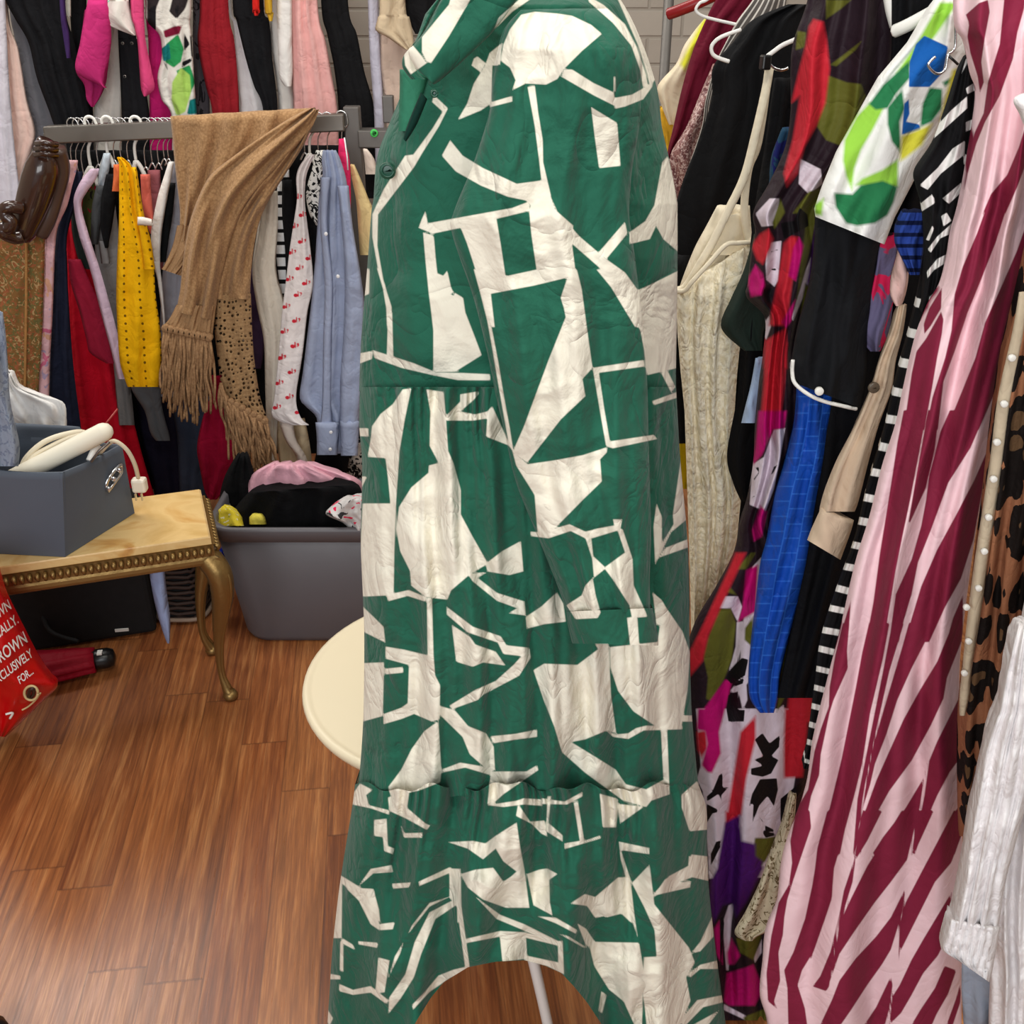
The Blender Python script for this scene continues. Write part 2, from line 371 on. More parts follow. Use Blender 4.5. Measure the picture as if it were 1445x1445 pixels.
# ------------------------------------------------------------------ the green dress on its stand
cA, cB, cC, cD = crop(500, 0, .31834), crop(480, 380, .34602), crop(480, 780, .35986), crop(440, 1080, .41522)
WH = [cA(p) for p in [
 [(300,165),(420,20),(430,-20),(530,-30),(490,40),(420,160),(340,280),(320,272),(300,230)],
 [(220,235),(250,190),(300,250),(320,280),(250,330),(225,290)],
 [(740,-10),(790,-10),(700,52),(640,112),(620,130),(640,78)],
 [(705,110),(740,65),(800,52),(900,60),(965,70),(1050,110),(1097,150),(1010,225),(930,305),(900,350),(850,375),(760,370),(700,400),(715,355),(690,300),(650,270),(660,200),(690,130)],
 [(655,190),(645,290),(612,290),(607,458),(560,490),(458,532),(500,460),(530,370),(580,290),(600,235)],
 [(600,455),(700,425),(700,450),(600,475)],
 [(530,260),(545,250),(582,280),(560,320),(520,290)],
 [(768,385),(800,380),(815,500),(835,620),(837,720),(872,870),(840,890),(818,700),(800,560)],
 [(425,622),(480,690),(570,745),(720,815),(830,800),(850,890),(800,930),(760,888),(680,872),(560,822),(450,760),(388,690)],
 [(775,893),(777,932),(480,1008),(340,1037),(325,990),(700,922)],
 [(316,935),(325,990),(352,1037),(285,1010),(300,970)],
 [(470,1005),(770,935),(790,900),(830,800),(870,870),(890,930),(970,1000),(965,1085),(980,1200),(1027,1450),(925,1450),(940,1400),(915,1320),(945,1230),(800,1265),(605,1302),(622,1450),(608,1450),(570,1340),(545,1220),(500,1080)],
 [(860,850),(890,928),(1000,1050),(1112,1145),(1200,1208),(1257,1287),(1262,1450),(1245,1450),(1085,1185),(965,1080)],
 [(1050,475),(1165,545),(1180,735),(1085,745),(1065,600)],
 [(930,308),(965,308),(1060,368),(1150,410),(1160,472),(1060,422),(918,340)],
 [(1150,435),(1230,420),(1283,390),(1325,360),(1320,385),(1280,440),(1200,472),(1155,482)],
 [(1150,340),(1158,340),(1158,405),(1150,405)],
 [(1035,-10),(1050,-10),(1105,22),(1200,107),(1252,210),(1293,330),(1302,385),(1280,388),(1268,312),(1228,202),(1148,103),(1040,8)],
 [(1165,-10),(1190,-10),(1255,130),(1305,250),(1335,350),(1310,385),(1300,330),(1258,200)],
 [(1365,720),(1390,690),(1440,900),(1440,1120),(1370,1060),(1338,1000),(1310,1060),(1220,1082),(1220,1030),(1290,980),(1330,910)],
 [(1200,983),(1210,1035),(1117,1148),(1078,1125)],
 [(1255,1287),(1450,1203),(1450,1450),(1255,1450)],
 [(350,430),(362,430),(415,480),(375,560),(300,680),(265,740),(105,950),(102,1090),(130,1250),(165,1360),(167,1450),(145,1450),(140,1320),(110,1220),(80,1050),(80,950),(130,840),(225,690),(262,685),(345,572),(392,495),(345,452)],
 [(295,430),(275,510),(252,570),(245,560),(268,470)],
 [(45,1190),(66,1190),(62,1300),(40,1310)],
 [(305,1030),(352,1045),(360,1140),(372,1250),(412,1200),(432,1290),(482,1320),(502,1450),(350,1450),(330,1300),(315,1150)],
]] + [cB(p) for p in [
 [(150,-5),(157,-5),(182,60),(212,180),(217,370),(190,366),(195,200),(175,80)],
 [(70,345),(130,333),(130,365),(70,388)],
 [(133,330),(190,348),(300,383),(390,420),(500,423),(612,428),(612,453),(480,452),(380,432),(250,402),(140,362)],
 [(355,0),(430,30),(470,110),(512,180),(547,270),(577,350),(470,417),(380,420),(380,250),(365,120)],
 [(95,0),(120,0),(118,100),(95,110)],
 [(255,490),(290,485),(264,610),(242,740),(228,950),(221,1150),(218,1322),(280,1308),(352,1338),(347,1355),(275,1332),(195,1354),(190,1330),(90,1335),(82,1150),(92,955),(205,955),(195,850),(185,770),(112,765),(125,690),(130,640),(165,590),(215,550)],
 [(360,830),(290,890),(240,970),(229,1060),(245,1150),(285,1230),(290,1290),(350,1337),(437,1347),(452,1310),(522,1250),(602,1200),(590,1178),(540,1090),(492,1000),(492,900),(462,790),(440,740),(432,620),(422,500),(352,490),(368,580),(365,720),(402,790),(362,800)],
 [(428,602),(490,540),(490,510),(565,498),(565,508),(545,532),(490,580),(550,592),(600,580),(620,558),(680,690),(697,722),(595,682),(600,608),(540,617),(428,617)],
 [(70,648),(115,648),(115,682),(70,680)],
 [(75,845),(110,845),(85,895)],
 [(560,0),(580,70),(605,180),(622,260),(645,380),(668,520),(692,650),(707,745),(690,722),(668,600),(645,470),(620,320),(600,210),(575,110),(545,0)],
 [(925,40),(965,0),(985,80),(1005,230),(1029,402),(988,447),(1000,517),(900,612),(763,788),(703,747),(750,640),(850,370),(920,195),(903,110)],
 [(703,742),(765,795),(870,780),(990,758),(1060,735),(1090,725),(1087,747),(1060,775),(1067,865),(990,940),(875,1057),(935,1040),(1000,1070),(1060,1055),(1118,1045),(1113,1020),(1150,1020),(1142,1062),(1010,1102),(940,1067),(850,1097),(778,1088),(776,1070),(805,1072),(793,920),(718,800)],
 [(1030,402),(1240,370),(1242,396),(1055,422),(1077,570),(1100,702),(1280,675),(1292,692),(1112,730),(1085,722),(1060,580)],
 [(1045,0),(1090,0),(1200,70),(1212,90),(1380,5),(1385,400),(1250,432),(1240,330),(1225,250),(1160,140)],
 [(1308,420),(1335,413),(1367,480),(1350,502)],
 [(1272,538),(1375,500),(1378,522),(1280,554)],
 [(1390,775),(1415,900),(1413,1020),(1350,1072),(1300,1172),(1285,1205),(1278,1050),(1290,955),(1312,1010),(1312,1118),(1360,1040),(1357,1000)],
 [(1425,1098),(1425,1132),(1310,1172),(1288,1185),(1330,1135)],
 [(595,1200),(660,1150),(737,1108),(747,1232),(690,1247),(600,1232)],
 [(545,1240),(600,1235),(560,1258),(640,1320),(752,1355),(757,1412),(688,1402),(722,1382),(640,1352),(540,1272),(523,1245)],
 [(993,1072),(1022,1078),(1032,1170),(1080,1215),(1162,1155),(1130,1060),(1152,1060),(1192,1180),(1197,1290),(1247,1400),(1252,1417),(1190,1422),(1180,1370),(1110,1262),(1080,1222),(1030,1262),(1042,1330),(1062,1400),(1050,1422),(960,1427),(923,1370),(985,1330),(1000,1290),(1035,1253),(1028,1180)],
 [(1275,1318),(1312,1350),(1370,1450),(1290,1450)],
]] + [cC(p) for p in [
 [(340,178),(360,178),(366,400),(372,480),(392,520),(390,652),(360,662),(290,632),(240,652),(170,672),(170,633),(240,608),(265,590),(270,440),(178,415),(178,368),(250,380),(343,402)],
 [(88,210),(170,290),(177,352),(92,310)],
 [(88,433),(172,430),(167,640),(88,662)],
 [(175,455),(247,448),(247,470),(175,477)],
 [(385,660),(397,860),(392,900),(310,932),(200,957),(188,920),(240,850),(280,770),(330,700)],
 [(418,212),(520,290),(630,328),(652,363),(742,373),(747,412),(702,482),(560,557),(540,577),(440,613),(428,600),(530,538),(610,503),(680,440),(712,405),(640,397),(618,352),(500,312),(418,242)],
 [(438,283),(510,330),(530,360),(610,388),(648,442),(560,430),(520,447),(455,427)],
 [(388,600),(450,618),(502,680),(572,708),(602,760),(607,850),(590,862),(508,790),(480,722),(388,632)],
 [(590,720),(690,710),(772,693),(772,722),(690,732),(600,747)],
 [(400,850),(470,823),(560,838),(590,858),(730,858),(772,833),(777,852),(722,890),(640,947),(590,992),(578,985),(590,872),(490,842),(400,862)],
 [(728,252),(790,210),(850,155),(875,200),(885,270),(800,280),(732,298)],
 [(758,460),(800,435),(930,440),(1012,378),(1000,358),(1052,358),(1062,560),(1082,707),(1045,697),(960,732),(905,742),(1000,800),(1080,850),(1120,908),(1200,928),(1268,890),(1258,695),(1282,695),(1292,947),(1220,972),(1200,997),(1110,972),(960,862),(870,782),(840,682),(800,582)],
 [(1045,698),(1080,713),(1130,708),(1160,688),(1200,678),(1342,683),(1342,692),(1190,697),(1130,730),(1070,722)],
 [(1058,370),(1245,350),(1260,240),(1223,163),(1280,218),(1342,308),(1372,390),(1362,540),(1337,692),(1240,682),(1150,622),(1090,542),(1060,450)],
 [(1340,638),(1395,638),(1395,662),(1340,662)],
 [(1018,945),(1090,965),(1082,1077),(1030,1077)], [(1088,985),(1192,995),(1098,1062)],
 [(790,963),(880,976),(950,938),(950,955),(890,987),(790,985)],
 [(813,955),(827,955),(817,1060),(872,1108),(872,1132),(808,1092)],
 [(916,980),(932,975),(957,1130),(1022,1108),(1022,1120),(880,1162),(880,1140),(940,1130)],
 [(585,903),(610,985),(690,973),(720,963),(792,968),(792,992),(720,987),(640,997),(580,990)],
 [(698,985),(745,1055),(802,1050),(812,1112),(790,1102),(750,1062),(690,1032)],
 [(425,1135),(520,1130),(570,1140),(610,1110),(692,1058),(707,1160),(722,1240),(742,1392),(650,1392),(560,1360),(500,1312),(473,1260),(530,1243),(600,1235),(640,1290),(670,1270),(692,1250),(640,1210),(610,1160),(560,1202),(500,1160)],
 [(733,1260),(780,1243),(812,1238),(852,1260),(820,1282),(822,1370),(832,1422),(758,1382)],
 [(78,905),(127,930),(102,950),(112,990),(192,1010),(192,1027),(120,1002),(48,987),(40,960)],
 [(188,960),(272,930),(262,1000),(332,1060),(352,1070),(340,1087),(258,1042),(193,1012)],
 [(238,1068),(252,1100),(322,1098),(322,1117),(250,1117)], [(133,1048),(182,1043),(187,1150),(212,1160),(207,1182),(173,1170),(168,1115),(133,1110)],
 [(202,1225),(207,1252),(130,1257),(68,1312),(120,1240)],
 [(0,1268),(60,1315),(130,1318),(152,1400),(157,1450),(100,1390),(30,1322)],
 [(203,1298),(277,1293),(270,1312),(208,1317)], [(308,1290),(430,1233),(437,1252),(310,1307)],
 [(428,1238),(472,1240),(477,1450),(460,1450),(458,1370),(430,1350)],
 [(1338,950),(1400,895),(1450,960),(1450,1085),(1370,1092),(1340,1000)],
 [(1093,1133),(1212,1158),(1212,1182),(1110,1167),(1102,1170),(1142,1292),(1125,1292),(1100,1200)],
 [(1368,1190),(1450,1200),(1450,1288),(1380,1272),(1330,1292),(1300,1312),(1372,1293),(1372,1312),(1240,1342),(1222,1347),(1290,1268),(1365,1228)],
 [(903,1375),(960,1338),(1000,1350),(1090,1273),(1137,1273),(1157,1450),(1140,1450),(1100,1412),(1000,1432),(960,1372)],
 [(1148,1290),(1210,1270),(1215,1235),(1232,1380),(1282,1450),(1240,1450),(1180,1362)],
 [(1125,255),(1165,250),(1173,368),(1138,370)],
]] + [cD(p) for p in [
 [(95,372),(170,418),(212,425),(232,562),(200,540),(150,440),(103,402),(101,587),(60,587),(75,440)],
 [(228,540),(282,533),(275,557),(233,560)], [(105,588),(140,610),(147,627),(107,607),(107,702),(95,697),(97,600)], [(158,598),(225,603),(222,620),(158,608)],
 [(226,653),(264,663),(247,772),(216,772)],
 [(93,743),(140,763),(200,750),(262,800),(252,810),(200,772),(140,780),(93,767)],
 [(490,453),(495,472),(420,522),(372,640),(347,720),(302,792),(260,845),(263,790),(318,710),(350,600),(400,500)],
 [(465,448),(400,480),(328,572),(340,545),(400,468)], [(312,600),(300,640),(275,690),(262,720),(282,650)],
 [(340,815),(380,775),(430,715),(480,695),(535,682),(535,698),(470,722),(400,770),(345,830)],
 [(468,345),(507,372),(507,470),(537,692),(523,698),(493,480),(468,450)],
 [(638,570),(727,570),(732,657),(648,667)], [(523,590),(640,563),(727,568),(842,600),(842,614),(720,584),(640,582),(523,604)],
 [(725,646),(838,670),(836,598),(852,596),(857,710),(800,682),(725,664)],
 [(558,448),(640,508),(722,540),(842,600),(842,614),(700,552),(628,522)],
 [(768,513),(830,518),(902,560),(897,572),(830,537)],
 [(842,573),(870,580),(935,620),(903,538),(932,555),(962,600),(1112,603),(1127,690),(1122,885),(1098,885),(1060,802),(1010,762),(960,682),(943,612),(925,620)],
 [(878,470),(930,438),(960,450),(1040,383),(1077,378),(1107,582),(1090,532),(1060,502),(1000,517),(970,482)],
 [(1088,400),(1147,338),(1162,470),(1242,570),(1282,620),(1302,670),(1272,720),(1287,800),(1250,885),(1138,885),(1123,740),(1130,652),(1172,650),(1165,560),(1130,482)],
 [(1158,450),(1200,388),(1280,343),(1290,303),(1350,310),(1355,387),(1290,377),(1220,402),(1290,393),(1285,412),(1220,412)],
 [(1288,640),(1320,600),(1365,505),(1365,582),(1320,632)], [(1278,710),(1320,678),(1380,663),(1380,692),(1320,692),(1285,722)],
 [(1248,872),(1310,798),(1410,778),(1410,802),(1330,822),(1268,885)], [(1290,885),(1385,833),(1345,885)],
 [(984,768),(1002,780),(987,842),(974,837)],
 [(58,708),(97,715),(97,727),(58,727)], [(40,768),(57,795),(54,830),(72,860),(60,885),(40,850)],
]]
GR = [cA(p) for p in [[(630,970),(775,935),(785,1040),(808,1195),(670,1225),(650,1090)], [(612,330),(640,285),(690,312),(700,425),(612,440)], [(425,1302),(450,1290),(440,1312)]]]
def dress_cloth(name):
    k_att = [('print_white', (234, 228, 210), 0.9), ('print_green', (34, 94, 74), 0.9)]
    return fabric(name, (34, 94, 74), prints=k_att, rough=0.8, crumple=0.55, cscale=15, sheen=0.1, weave=0.1)
DM = dress_cloth('printed_cotton')
DP = [('print_white', WH), ('print_green', GR)]
DY = 1.02
dress = thing('shirt_dress', 'long green and cream shirt dress with a geometric print, in the middle', 'dress', (0.03, DY, 0.12))
cloth('bodice', [(-30,662,850), (0,628,876), (41,604,898), (90,585,917), (134,566,929), (178,548,934), (223,532,944), (280,527,955), (300,524,956), (380,518,956), (460,511,955), (515,508,954), (552,507,954)],
      DY, DM, th=0.125, nf=3, amp=0.004, step=2.6, prints=DP, parent=dress, wrinkle=0.010, ws=13, close=True)
def seam(px): return 4.5*np.sin(px/17.0)+3.0*np.sin(px/7.1+1)+2.0*np.sin(px/41.0)
def skirt_warp(PX, PY, U, V): return PX, PY+seam(PX)*V**14
cloth('skirt', [(546,508,954), (600,507,957), (660,511,961), (760,509,970), (840,512,973), (900,514,973), (1000,513,976), (1060,510,981), (1105,506,986), (1124,502,992)],
      DY, DM, th=0.15, nf=8, amp=0.008, step=2.6, prints=DP, parent=dress, wrinkle=0.012, ws=11, close=False, gather=0.2, warp=skirt_warp, ruche=(24, .0050, .16))
ARCH = np.array([(440,1488), (540,1488), (572,1468), (590,1437), (608,1408), (626,1386), (660,1365), (700,1357), (740,1355), (770,1363), (792,1373), (810,1392), (828,1414), (850,1447), (868,1470), (890,1488), (1060,1488)])
def hem(PX, PY, U, V):
    b = np.interp(PX, ARCH[:, 0], ARCH[:, 1]); return PX, 1110+(PY-1110)*(b-1110)/(1488-1110)+seam(PX)*np.clip(1-V*3, 0, 1)
cloth('ruffle_tier', [(1110,501,988), (1140,497,997), (1200,487,998), (1260,478,1001), (1340,469,1010), (1400,465,1018), (1445,462,1024), (1488,460,1028)],
      DY, DM, th=0.17, nf=4.6, amp=0.022, step=2.6, prints=DP, parent=dress, wrinkle=0.018, ws=10, warp=hem, close=False, gather=0.45, ruche=(25, .0075, .28))
slv = cloth('sleeve', [(735,14,858,12), (712,40,885,40), (700,80,905,80), (694,118,905,130), (690,160,902,180), (668,230,892,240), (640,300,888,300), (638,330,893,340), (668,420,903,420), (688,500,911,500), (700,560,914,560), (712,610,915,610), (728,680,917,680), (760,760,919,750), (786,825,917,815), (801,868,918,862)],
      0.845, DM, th=0.042, nf=3, amp=0.0045, step=2.6, prints=DP, parent=dress, wrinkle=0.010, ws=17)
cloth('cuff', [(799,863,921,858), (801,880,925,876), (806,902,929,900), (808,908,929,911)], 0.843, DM, th=0.044, nf=2, amp=0.001, step=2.2, prints=DP, parent=dress, close=False)
cloth('collar', [(752,-30,640,-30), (735,-8,622,0), (700,40,600,42), (668,72,585,62), (640,98,576,74), (618,116,590,100), (611,119,607,112)], 0.855, DM, th=0.012, nf=1, amp=0.001, step=2.6, prints=DP, parent=dress, wrinkle=0.003)
cloth('collar', [(632,-20,600,20), (600,42,585,60), (585,62,570,78), (588,98,568,95), (600,112,580,112)], 0.905, DM, th=0.010, nf=1, amp=0.001, step=2.6, prints=DP, parent=dress)
cloth('inner_neck', [(98,564,606), (125,564,600), (160,563,590), (185,562,578)], 0.95, fabric('plain_green_cotton', (52, 118, 92)), th=0.01, nf=1, amp=0.001, parent=dress)
cloth('waistband', [(521,508,692), (540,508,696), (556,508,700)], 0.905, fabric('green_cotton', (30, 92, 72)), th=0.012, nf=6, amp=0.0015, parent=dress, close=False) if False else None
BTN = plain('green_button', (22, 74, 56), 0.3)
for (x, y, Yb) in ((547, 241, 0.944), (613, 132, 0.846)):
    q_ = 1 if y > 200 else .42; bt = button(dress, x, y, Yb, 0.0075*q_, BTN); MB().tube([Vector(A(x, y, Yb-0.003))+Vector((0.0052*q_*math.cos(a), 0, 0.0052*q_*math.sin(a))) for a in np.linspace(0, 2*math.pi, 18)], 0.0009, 6).build('rim', BTN, bt)
cloth('dark_opening', [(594,130,603,140), (578,168,588,176), (569,196,573,200)], 0.90, fabric('opening_shade_green', (14, 48, 40)), th=0.004, nf=1, amp=0.0, parent=dress)  # dark sheet standing in for the shade inside the neck opening
# stand
STW = plain('white_lacquer', (240, 238, 234), 0.35)
stand = thing('dress_form', 'white dress form stand whose curved leg shows under the green dress hem', 'dress form', (A(745, 1330, DY).x, DY, 0))
pc = Vector((A(745, 1330, DY).x, DY, 0.36))
MB().tube([pc-Vector((0, 0, 0.02)), Vector((pc.x, DY, 0.85))], 0.012, 12).build('pole', STW, stand)
def legpath(ps): return smooth_path(ps, 6)
MB().tube(legpath([pc, A(749, 1340, 1.03), A(764, 1405, 1.05), A(775, 1455, 1.065), A(783, 1492, 1.075)]), [0.0085]*25, 10).build('leg', STW, stand)
for sx, sy in ((-0.10, 0.30), (0.10, 0.30)):
    MB().tube(legpath([pc, pc+Vector((sx*.35, sy*.5, -.03)), pc+Vector((sx*.75, sy*.9, -.12)), Vector((pc.x+sx, DY+sy, 0.008))]), 0.0085, 10).build('leg', STW, stand)
rings = []
for z, rx, ry in ((0.84,.08,.06), (0.86,.13,.075), (0.95,.125,.07), (1.05,.105,.06), (1.2,.13,.075), (1.35,.12,.075), (1.43,.08,.06), (1.47,.045,.045), (1.56,.042,.042), (1.575,.03,.03)):
    rings.append([(0.0+pc.x-0.01+rx*math.cos(t), DY+0.0+ry*math.sin(t), z) for t in np.linspace(0, 2*math.pi, 24, endpoint=False)])
MB().loft(rings).build('torso', plain('form_linen', (222, 214, 200), 0.9), stand)
# round table
TZ = 0.45; tc = Vector((-0.105, 1.525, TZ)); TR = 0.277
tb = thing('side_table', 'small round cream white table behind the green dress', 'table', (tc.x, tc.y, 0))
CREAM = plain('cream_table_lacquer', (236, 222, 190), 0.42)
prof = [(0.02, -0.022), (TR-.012, -0.022), (TR-.003, -0.018), (TR, -0.010), (TR-.002, -0.003), (TR-.010, 0), (TR-.014, -0.002), (TR-.02, -0.002), (0.02, -0.002)]
MB().loft([[(tc.x+r*math.cos(t), tc.y+r*math.sin(t), TZ+z) for t in np.linspace(0, 2*math.pi, 72, endpoint=False)] for r, z in prof]).build('tabletop', CREAM, tb)
MB().tube([(tc.x, tc.y, 0.02), (tc.x, tc.y, TZ-.02)], 0.025, 14).build('column', STW, tb)
MB().loft([[(tc.x+r*math.cos(t), tc.y+r*math.sin(t), z) for t in np.linspace(0, 2*math.pi, 40, endpoint=False)] for r, z in ((0.13,0), (0.135,0.008), (0.12,0.02), (0.04,0.035), (0.025,0.06))]).build('foot', STW, tb)
# ------------------------------------------------------------------ cloth patterns
def pat_rows(c2, period, duty, off=0.0):
    def f(k, base):
        s = k.n('ShaderNodeSeparateXYZ', i_Vector=nuv(k))
        return k.mix(k.math('LESS_THAN', k.math('FRACT', k.math('ADD', k.math('DIVIDE', s.outputs[1], period), off)), duty), base, rgb(c2))
    return f
def pat_cols(c2, period, duty):
    def f(k, base):
        s = k.n('ShaderNodeSeparateXYZ', i_Vector=nuv(k))
        return k.mix(k.math('LESS_THAN', k.math('FRACT', k.math('DIVIDE', s.outputs[0], period)), duty), base, rgb(c2))
    return f
def pat_spots(cols, scale, thr=0.5, dist=1.2, detail=2.0):
    """irregular blotches: each colour has its own cloud"""
    def f(k, base):
        c = base
        for i, (cc, th_) in enumerate(cols):
            mp = k.n('ShaderNodeMapping', i_Vector=k.coord()); mp.inputs['Location'].default_value = (i*7.3, i*3.1, i*5.7)
            nz = k.n('ShaderNodeTexNoise', i_Vector=mp.outputs[0]); nz.inputs['Scale'].default_value = scale*(1+.23*i); nz.inputs['Detail'].default_value = detail; nz.inputs['Distortion'].default_value = dist
            mr = k.n('ShaderNodeMapRange', i_Value=nz.outputs[0]); mr.inputs[1].default_value = th_; mr.inputs[2].default_value = th_+0.02
            c = k.mix(mr.outputs[0], c, rgb(cc))
        return c
    return f
def pat_eyelets(c2, period, r):
    def f(k, base):
        s = k.n('ShaderNodeSeparateXYZ', i_Vector=nuv(k))
        a = k.math('SUBTRACT', k.math('FRACT', k.math('DIVIDE', s.outputs[0], period*2.2)), 0.5); b = k.math('SUBTRACT', k.math('FRACT', k.math('DIVIDE', s.outputs[1], period)), 0.5)
        d = k.math('SQRT', k.math('ADD', k.math('MULTIPLY', k.math('MULTIPLY', a, a), 4.84), k.math('MULTIPLY', b, b)))
        return k.mix(k.math('LESS_THAN', d, r), base, rgb(c2))
    return f
def pat_knit(c2):
    def f(k, base):
        v = k.n('ShaderNodeTexVoronoi', i_Vector=k.coord()); v.inputs['Scale'].default_value = 170
        n = k.n('ShaderNodeTexNoise', i_Vector=k.coord()); n.inputs['Scale'].default_value = 160
        return k.mix(k.math('MULTIPLY', k.math('ADD', v.outputs[0], n.outputs[0]), 0.5), base, rgb(c2))
    return f
def pat_lace(c2, scale=60):
    def f(k, base):
        v = k.n('ShaderNodeTexVoronoi', i_Vector=k.coord(), feature='DISTANCE_TO_EDGE'); v.inputs['Scale'].default_value = scale
        n = k.n('ShaderNodeTexNoise', i_Vector=k.coord()); n.inputs['Scale'].default_value = scale*1.6; n.inputs['Distortion'].default_value = 2.5
        m = k.n('ShaderNodeMapRange', i_Value=k.math('ADD', k.math('MULTIPLY', v.outputs[0], 1.4), k.math('MULTIPLY', n.outputs[0], 0.7))); m.inputs[1].default_value = 0.35; m.inputs[2].default_value = 0.75
        return k.mix(m.outputs[0], base, rgb(c2))
    return f
def hanger(px, yb, Y, yn, m, l=13, r=13, drop=14, rad=0.0022, name='coat_hanger'):
    """hook over the rail at height yb, neck at yn, sloping arms inside the garment"""
    p = A(px, yb, Y)
    t = thing(name, 'x', 'hanger', A(px, yn, Y))
    top = p.z+0.024
    H = [(p.x-0.014, Y, top-0.030)]+[(p.x-0.014*math.cos(a), Y, top-0.014+0.014*math.sin(a)) for a in np.linspace(0, math.pi*0.95, 8)]
    q = A(px, yn, Y)
    H += [(p.x+0.015, Y, p.z-0.01), (q.x+0.004, Y, (p.z+q.z)/2), (q.x, Y, q.z)]
    MB().tube(smooth_path(H, 4), rad, 8).build('hook', m, t)
    a = A(px-l, yn+drop, Y); b = A(px+r, yn+drop, Y)
    MB().tube(smooth_path([a, A(px-l*.5, yn+drop*.35, Y), q, A(px+r*.5, yn+drop*.35, Y), b], 4), rad*1.5, 8).build('arm', m, t)
    return t
GU, GLo = 'clothes on the upper row', 'clothes on the lower rail'
BLK = (22, 22, 25)
